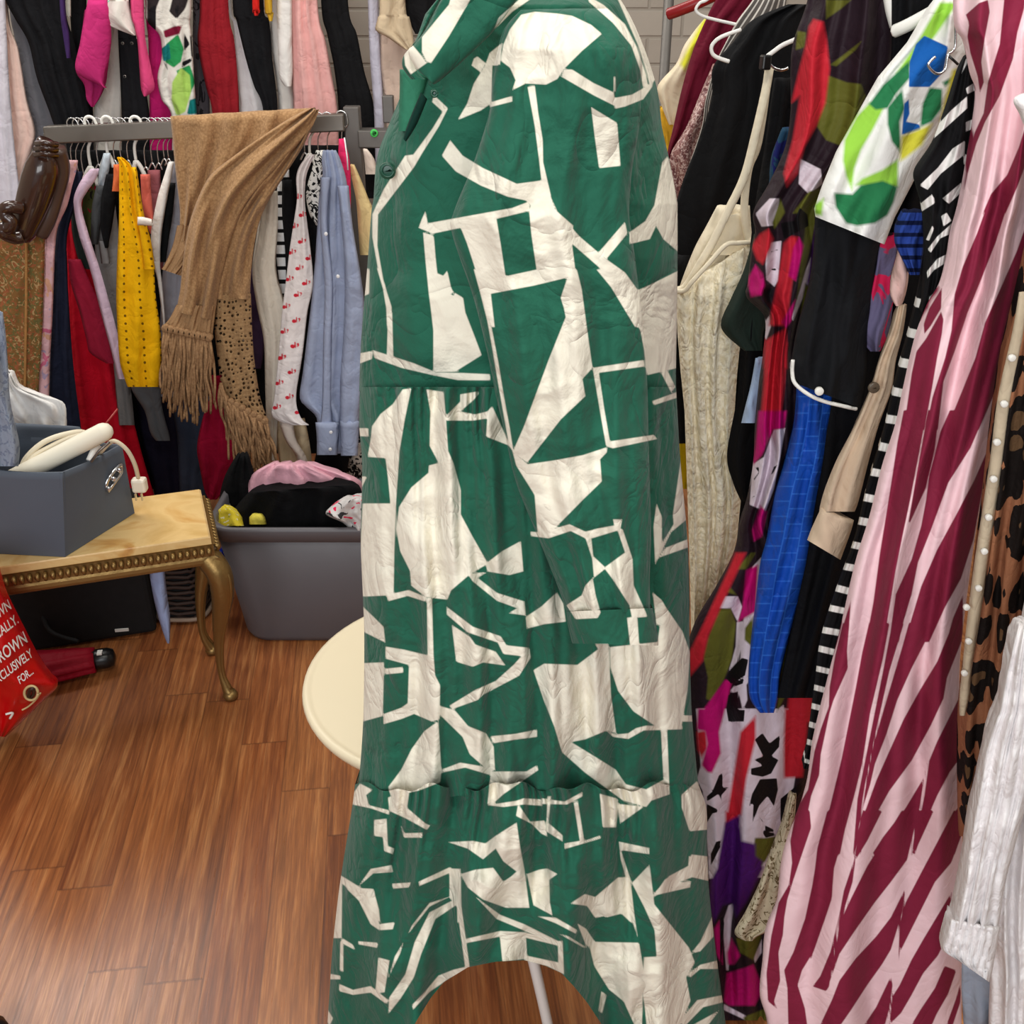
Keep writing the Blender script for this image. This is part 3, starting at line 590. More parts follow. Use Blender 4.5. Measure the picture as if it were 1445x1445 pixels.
# ------------------------------------------------------------------ upper row
U = [
 ('robe', 'pale lilac white robe hanging at the far upper left edge', 'robe', (226,222,232), 3.12, [(-190,-40,0),(60,-40,10),(180,-40,18),(290,-40,30),(420,-40,40)], dict(nf=5)),
 ('blouse', 'pale pink long blouse beside the black jacket, upper left', 'blouse', (240,208,196), 3.16, [(-190,-25,6),(10,0,10),(70,-4,26),(140,-2,38),(190,0,50),(235,8,36),(262,22,30)], dict(nf=3,amp=.008)),
 ('jacket', 'grey jacket sleeve showing between pale pink blouse and black jacket', 'jacket', (112,112,118), 3.20, [(-190,0,40),(0,12,46),(60,22,62),(120,30,76),(170,40,88),(210,46,96),(280,50,100)], dict(nf=2)),
 ('jacket', 'black jacket on the upper row, left of the magenta shirt', 'jacket', (26,26,29), 3.14, [(-190,-10,70),(-40,0,90),(0,8,92),(28,22,95),(60,40,105),(110,52,116),(165,72,128),(200,80,132),(300,80,132)], dict(nf=4,amp=.01)),
 ('scarf', 'thin dark purple scarf hanging against the black jacket', 'scarf', (66,44,96), 3.10, [(-190,78,88),(0,84,92),(50,89,98),(82,94,99)], dict(nf=1)),
 ('camisole', 'thin cream strap garment beside the dark purple scarf', 'camisole', (196,192,180), 3.12, [(-190,86,96),(0,92,100),(24,96,99)], dict(nf=1)),
 ('coat', 'black coat hanging just left of the magenta shirt sleeve', 'coat', (20,20,23), 3.19, [(-190,90,120),(0,98,122),(100,104,128),(180,112,132),(300,112,132)], dict(nf=2)),
 ('shirt', 'magenta short sleeved shirt with its wide sleeve turned to us', 'shirt', (176,40,104), 3.10, [(-190,112,150),(0,124,148),(14,119,142),(40,116,152),(70,112,155),(100,107,152),(120,119,149),(140,122,140),(151,129,132)], dict(nf=2,amp=.008)),
 ('cardigan', 'long off white cardigan hanging right of the magenta shirt', 'cardigan', (220,214,206), 3.15, [(-190,140,180),(0,150,180),(60,146,168),(120,140,172),(170,131,172),(215,131,174),(300,131,174)], dict(nf=3)),
 ('blouse', 'off white collar flap with mint leaf print above the black buttoned shirt', 'blouse', (226,220,212), 3.07, [(-190,150,185),(-20,152,182),(0,152,182),(14,144,184),(24,137,187),(38,158,190),(50,188,192)], dict(nf=1, pattern=pat_spots([((150,205,180),.64)],22))),
 ('shirt', 'black shirt with small pearl buttons next to the off white cardigan', 'shirt', (30,30,33), 3.13, [(-190,160,195),(30,166,192),(60,167,195),(120,170,205),(170,172,212),(220,172,214),(300,172,214)], dict(nf=2)),
 ('scarf', 'hot pink scarf hanging over the black shirt with pearl buttons', 'scarf', (226,76,130), 3.06, [(-190,186,200),(0,184,203),(38,190,204),(60,194,206),(100,197,214),(125,199,218),(136,203,206)], dict(nf=1)),
 ('top', 'magenta top between hot pink scarf and tropical blouse', 'top', (196,30,110), 3.12, [(-190,205,235),(0,205,228),(55,209,234),(100,210,230),(140,211,240),(170,211,246),(260,211,246)], dict(nf=3)),
 ('blouse', 'tropical blouse printed with green and lime leaves', 'blouse', (226,222,214), 3.08, [(-190,225,270),(0,206,270),(30,208,268),(50,225,270),(80,228,272),(110,222,274),(140,228,276),(165,242,278),(240,242,280)], dict(nf=2, prints=1)),
 ('dress', 'dark grey dress with a faint pattern left of the red one', 'dress', (78,74,80), 3.16, [(-190,268,292),(0,272,290),(60,272,292),(150,275,296),(280,275,300)], dict(nf=2, pattern=pat_spots([((30,28,32),.55)],26))),
 ('dress', 'dark red dress on the upper row above the brown scarf', 'dress', (148,30,40), 3.12, [(-190,278,325),(0,282,322),(60,279,331),(120,290,336),(165,300,338),(280,300,340)], dict(nf=3,amp=.01)),
 ('skirt', 'white skirt flaring out right of the dark red dress', 'skirt', (232,228,230), 3.17, [(-190,318,330),(0,322,326),(34,329,336),(80,332,352),(130,336,366),(165,338,375),(280,338,380)], dict(nf=2)),
 ('trousers', 'black trousers hanging left of the cream and pink garments', 'trousers', (22,22,25), 3.13, [(-190,325,380),(0,328,372),(30,334,380),(80,346,384),(120,358,389),(160,372,392),(280,376,394)], dict(nf=3)),
 ('scarf', 'small bright red scarf end over the black trousers', 'scarf', (216,40,34), 3.08, [(-190,354,366),(0,356,366),(14,357,367),(22,359,364)], dict(nf=1)),
 ('scarf', 'small mustard yellow scarf end beside the cream blouse', 'scarf', (214,170,50), 3.09, [(-190,370,386),(0,373,384),(18,376,386),(30,380,384)], dict(nf=1)),
 ('blouse', 'cream white blouse hanging left of the pale pink trousers', 'blouse', (226,220,214), 3.14, [(-190,378,412),(0,382,412),(60,382,414),(120,391,412),(160,393,418),(280,393,420)], dict(nf=3)),
 ('shirt', 'short white shirt with a folded hem in front of the cream blouse', 'shirt', (238,234,230), 3.10, [(-190,386,412),(0,390,412),(60,392,412),(98,393,413),(112,395,412),(122,402,411)], dict(nf=2)),
 ('trousers', 'pale pink trousers hanging above the end of the brown scarf', 'trousers', (232,176,172), 3.12, [(-190,408,450),(0,410,448),(60,411,460),(110,412,469),(160,414,476),(290,414,480)], dict(nf=3,amp=.012)),
 ('trousers', 'wide black trousers on the upper row right of the pink ones', 'trousers', (22,22,24), 3.15, [(-190,452,490),(0,453,491),(50,462,504),(100,472,514),(165,478,530),(280,478,534)], dict(nf=3)),
 ('scarf', 'pale lilac scarf hanging between wide black trousers and beige top', 'scarf', (196,194,210), 3.14, [(-190,515,532),(0,519,534),(80,522,538),(165,528,542),(260,530,544)], dict(nf=1)),
 ('top', 'beige sleeveless top with a curved hem, behind the green collar', 'top', (206,186,156), 3.08, [(-190,532,570),(0,536,572),(25,533,578),(43,530,582),(52,546,583),(62,560,584),(70,572,584)], dict(nf=2)),
 ('trousers', 'pale beige pink trousers hanging beneath the beige top', 'trousers', (208,184,168), 3.13, [(-190,540,575),(40,537,580),(100,538,584),(160,545,590),(260,545,594)], dict(nf=2)),
 ('jacket', 'black jacket at the right end of the upper row by the green collar', 'jacket', (22,22,24), 3.11, [(-190,568,640),(0,571,630),(30,578,620),(48,586,610)], dict(nf=2)),
]
c1 = crop(0, 0, .20761)
TROP = [('tr_dark', [c1([(1000,-40),(1100,-40),(1060,60),(1040,200),(1000,180)]), c1([(1180,-40),(1290,-40),(1260,60),(1200,130),(1150,80)]), c1([(1290,240),(1330,260),(1330,420),(1300,380)])], (46,40,42), 1.0),
        ('tr_green', [c1([(1130,300),(1210,230),(1250,330),(1230,420),(1180,460),(1120,420)]), c1([(1200,480),(1290,440),(1330,560),(1260,700)])], (44,150,84), 1.0),
        ('tr_lime', [c1([(1170,560),(1230,460),(1290,510),(1300,620),(1260,760),(1200,790),(1165,680)])], (176,214,104), 1.2),
        ('tr_teal', [c1([(1095,330),(1150,290),(1160,400),(1110,420)]), c1([(1290,680),(1350,660),(1370,770),(1270,780)])], (20,120,120), 1.0),
        ('tr_black', [c1([(1010,60),(1060,30),(1060,200),(1020,240)]), c1([(1180,60),(1215,20),(1210,120)]), c1([(1240,420),(1310,390),(1300,420),(1235,460)]), c1([(1110,420),(1135,440),(1140,480)]), c1([(1250,220),(1290,300),(1250,350)])], (26,24,28), 0.8),
        ('tr_wine', [c1([(1110,210),(1180,180),(1240,170),(1220,230),(1120,260)])], (120,20,50), 1.2)]
LY = layer([(u[5], u[4]) for u in U], .026, 3.42)
for (nm, lb, ct, c, _, rows, kw), Y in zip(U, LY):
    if kw.get('prints') == 1:
        kw = dict(kw); kw.pop('prints'); G(nm, lb, ct, c, Y, rows, GU, prints=[(a, p) for a, p, _, _ in TROP], pmat=[(a, cc, s) for a, _, cc, s in TROP], **dict(kw, step=3))
        continue
    o = G(nm, lb, ct, c, Y, rows, GU, **dict(dict(amp=.006, th=.012, wrinkle=.003, ws=26), **kw))
    if 'pearl' in lb:
        PB = plain('pearl', (236, 234, 226), 0.2)
        for x, y in ((173,61),(186,61),(176,108)): button(o, x, y, 3.10, 0.004, PB)
    if 'wide sleeve turned' in lb:
        cloth('sleeve', [(0,124,152),(30,118,156),(60,113,157),(100,107,151),(118,136,146),(124,146,149)], 3.07, fabric('magenta_sleeve_cloth',(196,48,116)), nf=1, amp=.004, parent=o)
# ------------------------------------------------------------------ lower rail
GL = [
 ('coat', 'black coat added at the back of the lower rail to darken the gap behind the yellow blouse', 'coat', (18,18,20), 2.99, [(212,95,250),(300,70,330),(450,80,340),(620,90,345),(690,100,340)], dict(nf=6)),  # added backdrop: black cloth stands for the dark gaps between garments
 ('coat', 'black coat added at the back of the lower rail to darken the gap behind the blue shirt', 'coat', (18,18,20), 2.99, [(205,372,500),(260,360,512),(400,352,520),(560,352,520),(640,360,520)], dict(nf=5)),  # second added black backdrop, keeps the gaps dark instead of showing wall
 ('vest', 'long brocade vest in rust and olive under the carved wooden piece', 'vest', (136,98,56), 2.74, [(300,2,66),(330,-2,64),(400,-10,62),(480,-12,59),(540,-8,55),(562,2,55)], dict(nf=2,amp=.006,pattern=pat_spots([((160,96,62),.52),((112,104,62),.55),((184,150,104),.60)],38,dist=2))),
 ('blouse', 'pale pink blouse with a ruffled neck and watercolour flowers', 'blouse', (226,180,186), 2.745, [(226,92,110),(240,84,108),(262,78,102),(290,72,95),(320,64,82),(350,62,78),(400,60,76),(450,58,74),(500,52,71),(530,46,70),(570,56,69),(612,62,68)], dict(nf=2,wrinkle=.006,ws=30,pattern=pat_spots([((208,110,140),.62),((222,168,140),.66),((180,160,190),.64)],14))),
 ('trousers', 'navy trousers hanging left of the crimson coat', 'trousers', (30,34,52), 2.80, [(242,104,116),(270,96,114),(310,82,100),(350,74,94),(440,70,98),(520,69,104),(600,68,114),(616,90,116)], dict(nf=2,amp=.01)),
 ('coat', 'long crimson red coat reaching down to the onyx table', 'coat', (206,16,42), 2.88, [(250,104,124),(300,92,116),(370,95,130),(450,97,150),(500,101,166),(560,106,180),(600,111,190),(650,113,203),(700,118,218)], dict(nf=2,amp=.014)),
 ('blouse', 'dark wine red blouse layered over the crimson coat', 'blouse', (152,28,54), 2.82, [(366,96,114),(400,100,128),(440,112,146),(480,122,156),(498,127,160),(513,150,163)], dict(nf=2)),
 ('jacket', 'dark bottle green sleeve between wine blouse and lilac top', 'jacket', (26,34,32), 2.84, [(290,100,112),(330,102,118),(370,112,127),(380,122,130)], dict(nf=1)),
 ('top', 'pale lilac long sleeved top on a white hanger', 'top', (212,186,206), 2.78, [(238,128,140),(252,116,136),(272,106,122),(290,104,115),(330,111,125),(380,127,141),(440,142,158),(500,158,173),(535,166,179)], dict(nf=1,th=.006)),
 ('blouse', 'olive green blouse with dark red flowers behind the lilac top', 'blouse', (76,82,42), 2.88, [(254,122,138),(280,116,140),(320,118,136),(340,124,134)], dict(nf=1,pattern=pat_spots([((150,24,40),.58),((30,30,24),.6)],24))),
 ('jacket', 'charcoal jacket sleeve between lilac top and grey cardigan', 'jacket', (74,76,78), 2.83, [(262,136,152),(290,130,146),(330,128,140),(345,129,138)], dict(nf=1)),
 ('cardigan', 'mid grey cardigan with a pocket left of the yellow blouse', 'cardigan', (132,130,130), 2.86, [(262,142,160),(300,136,164),(350,134,170),(420,142,172),(500,158,178),(560,164,186),(600,168,190)], dict(nf=3)),
 ('top', 'black top wedged between grey cardigan and yellow blouse', 'top', (16,16,18), 2.82, [(246,150,168),(280,143,164),(320,142,158),(350,148,152)], dict(nf=1)),
 ('camisole', 'small orange camisole strap beside the yellow blouse', 'camisole', (232,118,70), 2.80, [(232,160,170),(250,160,170),(270,158,168)], dict(nf=1)),
 ('scarf', 'pale blue grey scarf hanging under a white hanger', 'scarf', (200,212,222), 2.88, [(216,146,156),(240,140,154),(262,138,148)], dict(nf=1)),
 ('blouse', 'bright yellow blouse with eyelet embroidery', 'blouse', (244,184,10), 2.75, [(222,165,172),(232,168,184),(250,168,190),(300,168,196),(330,167,206),(370,165,216),(420,164,220),(470,166,227),(510,169,228),(535,176,226),(546,180,225)], dict(nf=2,amp=.008,wrinkle=.004,ws=30,pattern=pat_eyelets((120,86,8),.022,.17))),
 ('blouse', 'coral pink blouse right of the yellow blouse', 'blouse', (230,116,100), 2.82, [(246,198,212),(280,200,214),(310,205,218),(330,212,220)], dict(nf=1)),
 ('top', 'dusty rose top behind the coral pink blouse', 'top', (160,92,98), 2.88, [(240,208,226),(280,210,228),(330,214,232),(380,220,236)], dict(nf=1)),
 ('shirt', 'white shirt narrow on its hanger left of the brown scarf', 'shirt', (236,232,228), 2.80, [(228,238,246),(250,231,242),(280,222,236),(330,213,228),(370,216,226),(395,222,228),(440,228,232),(470,230,234)], dict(nf=1)),
 ('jacket', 'black jacket sleeve beside the white shirt, left of the brown scarf', 'jacket', (18,20,22), 2.83, [(258,236,248),(300,230,244),(340,224,238),(370,222,234)], dict(nf=1)),
 ('jacket', 'pale grey satin jacket behind the edge of the brown scarf', 'jacket', (150,148,156), 2.86, [(228,238,252),(300,240,256),(380,230,262),(450,226,262),(520,224,262),(560,222,262)], dict(nf=3)),
 ('trousers', 'dark grey trousers below the yellow blouse hem', 'trousers', (100,102,106), 2.84, [(520,182,226),(550,186,226),(580,204,230),(610,212,238),(622,220,240)], dict(nf=2)),
 ('skirt', 'navy black skirt hanging low behind the dark grey trousers', 'skirt', (26,24,42), 2.93, [(560,192,262),(620,200,268),(670,212,272),(706,220,276)], dict(nf=4)),
 ('jeans', 'dark blue grey jeans under the fringe of the brown scarf', 'jeans', (58,66,84), 2.90, [(560,240,300),(620,250,306),(670,252,300),(704,254,296)], dict(nf=3)),
 ('skirt', 'wine red skirt hanging below the brown scarf', 'skirt', (160,14,52), 2.80, [(530,296,322),(560,296,326),(590,286,328),(630,278,332),(660,282,330),(690,288,318),(705,294,306)], dict(nf=2,amp=.012)),
 ('cardigan', 'cream white cardigan hanging right of the brown scarf', 'cardigan', (226,216,200), 2.80, [(270,372,392),(320,364,392),(380,356,390),(430,362,402),(480,372,408),(540,374,400),(600,376,392),(650,380,390)], dict(nf=2,amp=.010)),
 ('top', 'dark plum top peeking out behind the cream white cardigan', 'top', (72,52,80), 2.87, [(380,352,372),(450,350,374),(500,354,372),(520,358,368)], dict(nf=1)),
 ('shirt', 'white shirt with black stripes behind the cream cardigan', 'shirt', (232,232,232), 2.84, [(236,394,408),(280,390,408),(330,388,404),(380,392,406),(430,398,408)], dict(nf=1,pattern=pat_rows((20,20,22),.036,.3))),
 ('top', 'black sleeveless top left of the white shirt with red motifs', 'top', (18,18,20), 2.82, [(254,398,412),(300,398,416),(350,402,418),(400,404,412)], dict(nf=1)),
 ('blouse', 'black and white zebra patterned blouse left of the blue shirt', 'blouse', (226,224,218), 2.78, [(212,446,462),(240,440,462),(270,432,458),(300,436,454),(318,446,452)], dict(nf=2,pattern=pat_spots([((22,22,24),.50)],34,dist=2.5))),
 ('camisole', 'black camisole below the zebra patterned blouse', 'camisole', (18,18,20), 2.80, [(262,428,440),(300,432,450),(340,436,452),(366,444,451)], dict(nf=1)),
 ('shirt', 'white sleeveless shirt printed with small red motifs', 'shirt', (240,232,230), 2.74, [(218,436,444),(232,424,438),(250,418,432),(280,419,430),(310,415,433),(350,409,438),(400,403,442),(440,398,434),(500,393,427),(560,387,418),(588,384,424),(600,410,436)], dict(nf=1, prints=2)),
 ('shirt', 'pale blue button up shirt hanging left of the green dress', 'shirt', (160,170,196), 2.73, [(212,456,474),(224,454,480),(250,455,488),(280,450,492),(330,447,495),(375,444,502),(420,440,511),(470,434,514),(520,428,512),(560,423,510),(574,432,509),(588,446,507),(610,448,506),(640,448,505)], dict(nf=3,amp=.010,wrinkle=.006,ws=22)),
 ('top', 'hot pink top with a white trim strap at the rail end', 'top', (240,52,110), 2.77, [(196,478,486),(230,478,494),(270,484,495),(310,489,495),(330,492,494)], dict(nf=1)),
 ('blouse', 'cream yellow blouse on a hanger next to the grey rail post', 'blouse', (232,206,148), 2.79, [(232,494,500),(250,496,508),(280,502,520),(300,504,528),(330,506,530),(360,508,530)], dict(nf=1)),
 ('jacket', 'cream quilted shoulder hanging behind the green dress front edge', 'jacket', (226,210,196), 2.86, [(210,512,518),(224,514,528),(246,516,534)], dict(nf=1)),
 ('skirt', 'short black skirt below the cuffs of the pale blue shirt', 'skirt', (14,14,16), 2.79, [(610,450,500),(640,446,494),(664,442,490),(688,444,484)], dict(nf=2)),
 ('blouse', 'black and white leopard blouse edge below the pale blue shirt', 'blouse', (206,196,186), 2.83, [(620,486,520),(660,488,520),(690,492,520),(704,496,520)], dict(nf=2,pattern=pat_spots([((26,24,24),.50)],60))),
 ('camisole', 'cream satin camisole hanging under the white shirt with red motifs', 'camisole', (226,204,168), 2.80, [(590,386,430),(620,390,436),(650,394,440),(672,402,440)], dict(nf=3,amp=.014)),
 ('scarf', 'twisted off white scarf hanging below the red motif shirt', 'scarf', (228,214,202), 2.76, [(596,394,414),(620,402,418),(645,418,432),(668,422,436),(690,420,430)], dict(nf=2)),
]
MOT = []
for (x, y) in [cr for cr in crop(200,180,.2353)([(940,415),(970,520),(920,590),(965,680),(905,745),(1010,780),(950,840),(890,905),(990,930),(940,1000),(870,1070),(930,1155),(860,1220),(920,1305),(845,1375)])]+crop(220,440,.2215)([(890,215),(805,290),(870,380),(790,450),(855,540),(775,605),(915,635)]):
    MOT.append([(x-4+3.1*math.cos(a), y+1.5+2.7*math.sin(a)) for a in np.linspace(0, 6.28, 10, endpoint=False)])
    MOT.append([(x-1.4,y-4.5),(x+.2,y-4.8),(x+.6,y+3.2),(x-1.2,y+3.6)])
    MOT.append([(x+1.2,y-2.4),(x+4.6,y-3.4),(x+5.2,y-.4),(x+3.4,y+2.4),(x+2.2,y+2.2),(x+3.2,y-.6)])
SHB = plain('shirt_button', (236, 236, 238), 0.25)
LY = layer([(u[5], u[4]) for u in GL], .024, 3.03)
for (nm, lb, ct, c, _, rows, kw), Y in zip(GL, LY):
    kw = dict(dict(amp=.006, th=.012, wrinkle=.003, ws=26), **kw)
    if kw.get('prints') == 2: kw.update(prints=[('motif', MOT)], pmat=[('motif', (214,44,62), .5)], step=1.6)
    o = G(nm, lb, ct, c, Y, rows, GLo, **kw)
    if lb.startswith('pale blue button'):
        m = o.data.materials[0]
        cloth('sleeve', [(262,476,492),(320,482,498),(380,486,508),(430,486,514),(480,484,514),(540,480,511),(600,480,506),(636,482,504)], 2.70, m, nf=2, amp=.006, parent=o, wrinkle=.006, ws=24)
        cloth('placket', [(250,452,466),(320,452,462),(400,458,470),(480,456,468),(560,455,467),(600,452,468)], 2.706, m, nf=1, amp=.003, parent=o, th=.008)
        cloth('cuff', [(596,445,478),(618,447,478),(642,447,476)], 2.70, m, nf=1, amp=.002, parent=o, th=.014)
        cloth('cuff', [(594,480,507),(618,481,506),(643,481,505)], 2.69, m, nf=1, amp=.002, parent=o, th=.014)
        for x, y in ((477,390),(467,610),(466,634),(460,330)): button(o, x, y, 2.672, 0.0048, SHB)
    if lb.startswith('bright yellow'):
        cloth('sleeve', [(236,186,192),(270,190,197),(300,193,202),(340,198,213),(380,203,219)], 2.73, o.data.materials[0], nf=1, amp=.003, parent=o)
    if lb.startswith('mid grey card'): cloth('pocket', [(340,139,150),(342,139,151),(372,143,155)], 2.838, o.data.materials[0], nf=1, amp=0, th=.006, parent=o)
    if lb.startswith('hot pink top'):
        MB().tube([A(486,194,2.75), A(490,222,2.75), A(491,240,2.75)], .002, 6).build('strap', SHB, o)
    if lb.startswith('long brocade'):
        MB().tube(smooth_path([A(37,305,2.715), A(37,420,2.712), A(35,558,2.715)], 5), .0035, 6).build('piping', fabric('gold_cord',(176,128,76)), o)
# folded white cuff roll
t = G('belt', 'rolled white belt with a dark end over the yellow blouse', 'belt', (236,226,216), 2.70, [(194,306,194,318),(202,306,202,318),(214,309,214,319)], soft=False, nf=1, amp=0, th=.012, step=2)
# hangers
WL = 'white plastic coat hanger hooked over the lower rail'
HW = [(128,178,2.90,236,12,10,26),(152,178,2.90,218,9,9,18),(192,178,2.90,228,5,14,24)]
labs = ['white plastic hanger carrying the pale lilac top', 'white plastic hanger just left of the yellow blouse', 'white plastic hanger just right of the yellow blouse']
for (x, yb, Y, yn, l, r, d), lb in zip(HW, labs):
    h = hanger(x, yb, Y, yn, PLASTW, l, r, d, .0042); tag(h, lb, 'hanger', 'hangers on the lower rail')
for x, yn in ((103,236),(111,244),(119,250),(139,232),(162,226),(171,224),(181,226),(206,236),(215,230),(224,230),(232,224),(238,224)):
    h = hanger(x, 180, 2.90, yn, CHROME, 5, 5, 10, .0016); tag(h, 'thin silver wire hanger on the lower rail left of the brown scarf', 'hanger', 'hangers on the lower rail')
for x, yn in ((430,216),(449,214),(462,212)):
    h = hanger(x, 172, 2.90, yn, CHROME, 6, 6, 10, .0016); tag(h, 'thin silver wire hanger on the lower rail between brown scarf and grey post', 'hanger', 'hangers on the lower rail')
h = hanger(437, 174, 2.90, 218, PLASTW, 7, 7, 12, .0036); tag(h, 'white plastic hanger right of the brown scarf end', 'hanger', 'hangers on the lower rail')
h = hanger(482, 170, 2.90, 198, CHROME, 3, 8, 22, .0018); tag(h, 'silver wire hanger holding the hot pink top', 'hanger', 'hangers on the lower rail')
# ------------------------------------------------------------------ brown scarf
KN = fabric('brown_knit', (200, 160, 116), pattern=pat_knit((122, 88, 56)), rough=0.95, crumple=.2, sheen=.1, weave=.6)
def rib_mat():
    k = NT('ribbed_knit'); s = k.n('ShaderNodeSeparateXYZ', i_Vector=nuv(k)); w = k.math('SINE', k.math('MULTIPLY', s.outputs[0], 520))
    nz = k.n('ShaderNodeTexNoise', i_Vector=k.coord()); nz.inputs['Scale'].default_value = 300
    k.base(k.mix(nz.outputs[0], rgb((146, 108, 72)), rgb((190, 152, 110)))); k.b.inputs['Roughness'].default_value = .95
    k.bump(k.math('ADD', w, nz.outputs[0]), .5, .004); return k.m
def open_mat():
    k = NT('openwork_knit'); v = k.n('ShaderNodeTexVoronoi', i_Vector=nuv(k)); v.inputs['Scale'].default_value = 84; v.inputs['Randomness'].default_value = .5
    n = k.n('ShaderNodeTexNoise', i_Vector=k.coord()); n.inputs['Scale'].default_value = 300
    k.base(k.mix(n.outputs[0], rgb((136, 102, 66)), rgb((180, 146, 104)))); k.b.inputs['Roughness'].default_value = .95
    hole = k.math('LESS_THAN', v.outputs[0], .33)
    tr = k.n('ShaderNodeBsdfTransparent'); mx = k.n('ShaderNodeMixShader'); k.l(hole, mx.inputs[0]); k.l(k.b.outputs[0], mx.inputs[1]); k.l(tr.outputs[0], mx.inputs[2]); k.l(mx.outputs[0], k.out.inputs[0])
    k.bump(v.outputs[0], .6, .006); return k.m
RM, OM = rib_mat(), open_mat()
sc = thing('scarf', 'long brown knitted scarf with fringes draped over the grey lower rail', 'scarf', A(310, 640, 2.69))
cloth('back_drape', [(240,164,446,152),(243,190,430,186),(246,225,390,222),(250,262,352,258),(254,300,312,300),(252,340,292,338)], 2.73, KN, th=.03, nf=4, amp=.014, parent=sc, step=4, close=True)
cloth('short_end', [(250,318,300,318),(244,345,290,345),(236,365,276,368),(228,380,258,390)], 2.71, RM, th=.014, nf=2, amp=.006, parent=sc, step=3, close=False)
cloth('front_drape', [(438,152,450,156),(410,166,440,180),(370,192,416,210),(330,220,384,246),(298,246,352,284),(280,278,336,312),(266,320,322,350),(258,370,312,395),(254,410,306,428),(248,440,302,452)], 2.67, KN, th=.030, nf=2, amp=.019, parent=sc, step=3, gather=.1)
cloth('ribbed_band', [(249,430,305,432),(240,448,302,456),(232,458,300,474)], 2.666, RM, th=.02, nf=3, amp=.006, parent=sc, step=3, close=False)
cloth('side_drape', [(424,184,446,166),(402,212,428,206),(374,246,404,244),(346,286,380,282),(330,316,366,314),(318,350,358,352),(308,392,354,392),(304,422,353,422)], 2.69, KN, th=.026, nf=1.5, amp=.016, parent=sc, step=3, gather=.1)
cloth('openwork_band', [(304,414,354,414),(303,445,355,440),(303,470,356,468),(307,505,358,498),(312,545,362,530),(318,572,368,564),(330,590,378,592)], 2.69, OM, th=.018, nf=2, amp=.007, parent=sc, step=3, close=False)
rf = random.Random(5); TAS = fabric('tassel_yarn', (186, 148, 110), pattern=pat_knit((116, 84, 56)), rough=.95, crumple=.1)
def strand(mb, x0, y0, x1, y1, Y):
    xm = (x0+x1)/2+rf.uniform(-7, 7); ym = (y0+y1)/2
    mb.tube(smooth_path([A(x0, y0, Y), A((x0+xm)/2+rf.uniform(-3,3), (y0+ym)/2, Y-.008+rf.uniform(-.01,.01)), A(xm, ym, Y+rf.uniform(-.016,.012)), A((xm+x1)/2+rf.uniform(-3,3), (ym+y1)/2, Y+rf.uniform(-.016,.012)), A(x1, y1, Y+rf.uniform(-.012,.012))], 4), [.0042]*8+[.0036]*8+[.0024], 6)
for j in range(9):
    mb = MB(); xs = 234+j*7.6; ys = 460+j*1.6
    mb.disc(A(xs, ys+3, 2.645), .011, .016, 12)
    for q in range(7):
        dx = rf.uniform(-11, 9); ln = rf.uniform(90, 132)*(1 if 1 < j < 7 else .85)
        strand(mb, xs+rf.uniform(-3, 3), ys+4, xs+dx+(-3 if j < 2 else (j-4)*.7), ys+ln, 2.65)
    mb.build('tassel', TAS, sc)
for j in range(8):
    mb = MB(); xs = 318+j*8; ys = 560+j*4.6
    mb.disc(A(xs, ys+2, 2.665), .010, .014, 12)
    for q in range(7):
        strand(mb, xs+rf.uniform(-3, 3), ys+3, xs+20+rf.uniform(-10, 10)-j*1.0, min(ys+rf.uniform(66, 100), 668), 2.665)
    mb.build('tassel', TAS, sc)
mb = MB()
for q in range(12): strand(mb, 313+rf.uniform(-3,4), 540+rf.uniform(0,25), 326+rf.uniform(-6,8), 610+rf.uniform(-10,40), 2.67)
mb.build('tassel', TAS, sc)
# ------------------------------------------------------------------ carved wooden piece
WD = plain('dark_varnished_wood', (58, 34, 24), 0.22, bump=.12, scale=18, coat=.6)
t = thing('carved_ornament', 'glossy dark brown carved wooden piece above the brocade vest', 'wooden ornament', A(45, 335, 2.66))
pts = [(68,199,15),(66,204,17),(65,207,14),(64,212,18),(63,216,15),(62,222,20),(60,236,26),(55,256,28),(48,280,27),(42,300,25),(37,316,22),(33,328,20),(31,338,14)]
MB().tube(smooth_path([A(x, y, 2.66) for x, y, r in pts], 3), np.interp(np.linspace(0, 12, 37), range(13), [r*2.55/1450*0.86 for _, _, r in pts]), 20).build('body', WD, t)
MB().tube(smooth_path([A(30, 294, 2.62), A(14, 292, 2.60), A(6, 297, 2.60), A(8, 305, 2.60), A(16, 312, 2.60), A(12, 322, 2.60), A(4, 322, 2.60), A(6, 330, 2.60), A(20, 336, 2.62), A(32, 334, 2.63)], 4), .016, 12).build('scroll', WD, t)
for y in (202, 209, 217): MB().tube([A(52+(y-200)*-.1, y+1, 2.625), A(66, y, 2.60), A(80, y+2, 2.625)], .008, 8).build('ridge', WD, t)
MB().tube(smooth_path([A(80,210,2.68), A(86,240,2.70), A(76,280,2.70), A(66,310,2.69), A(56,330,2.69)], 4), .022, 10).build('edge', plain('dark_wood_edge', (78,58,50), .3), t)
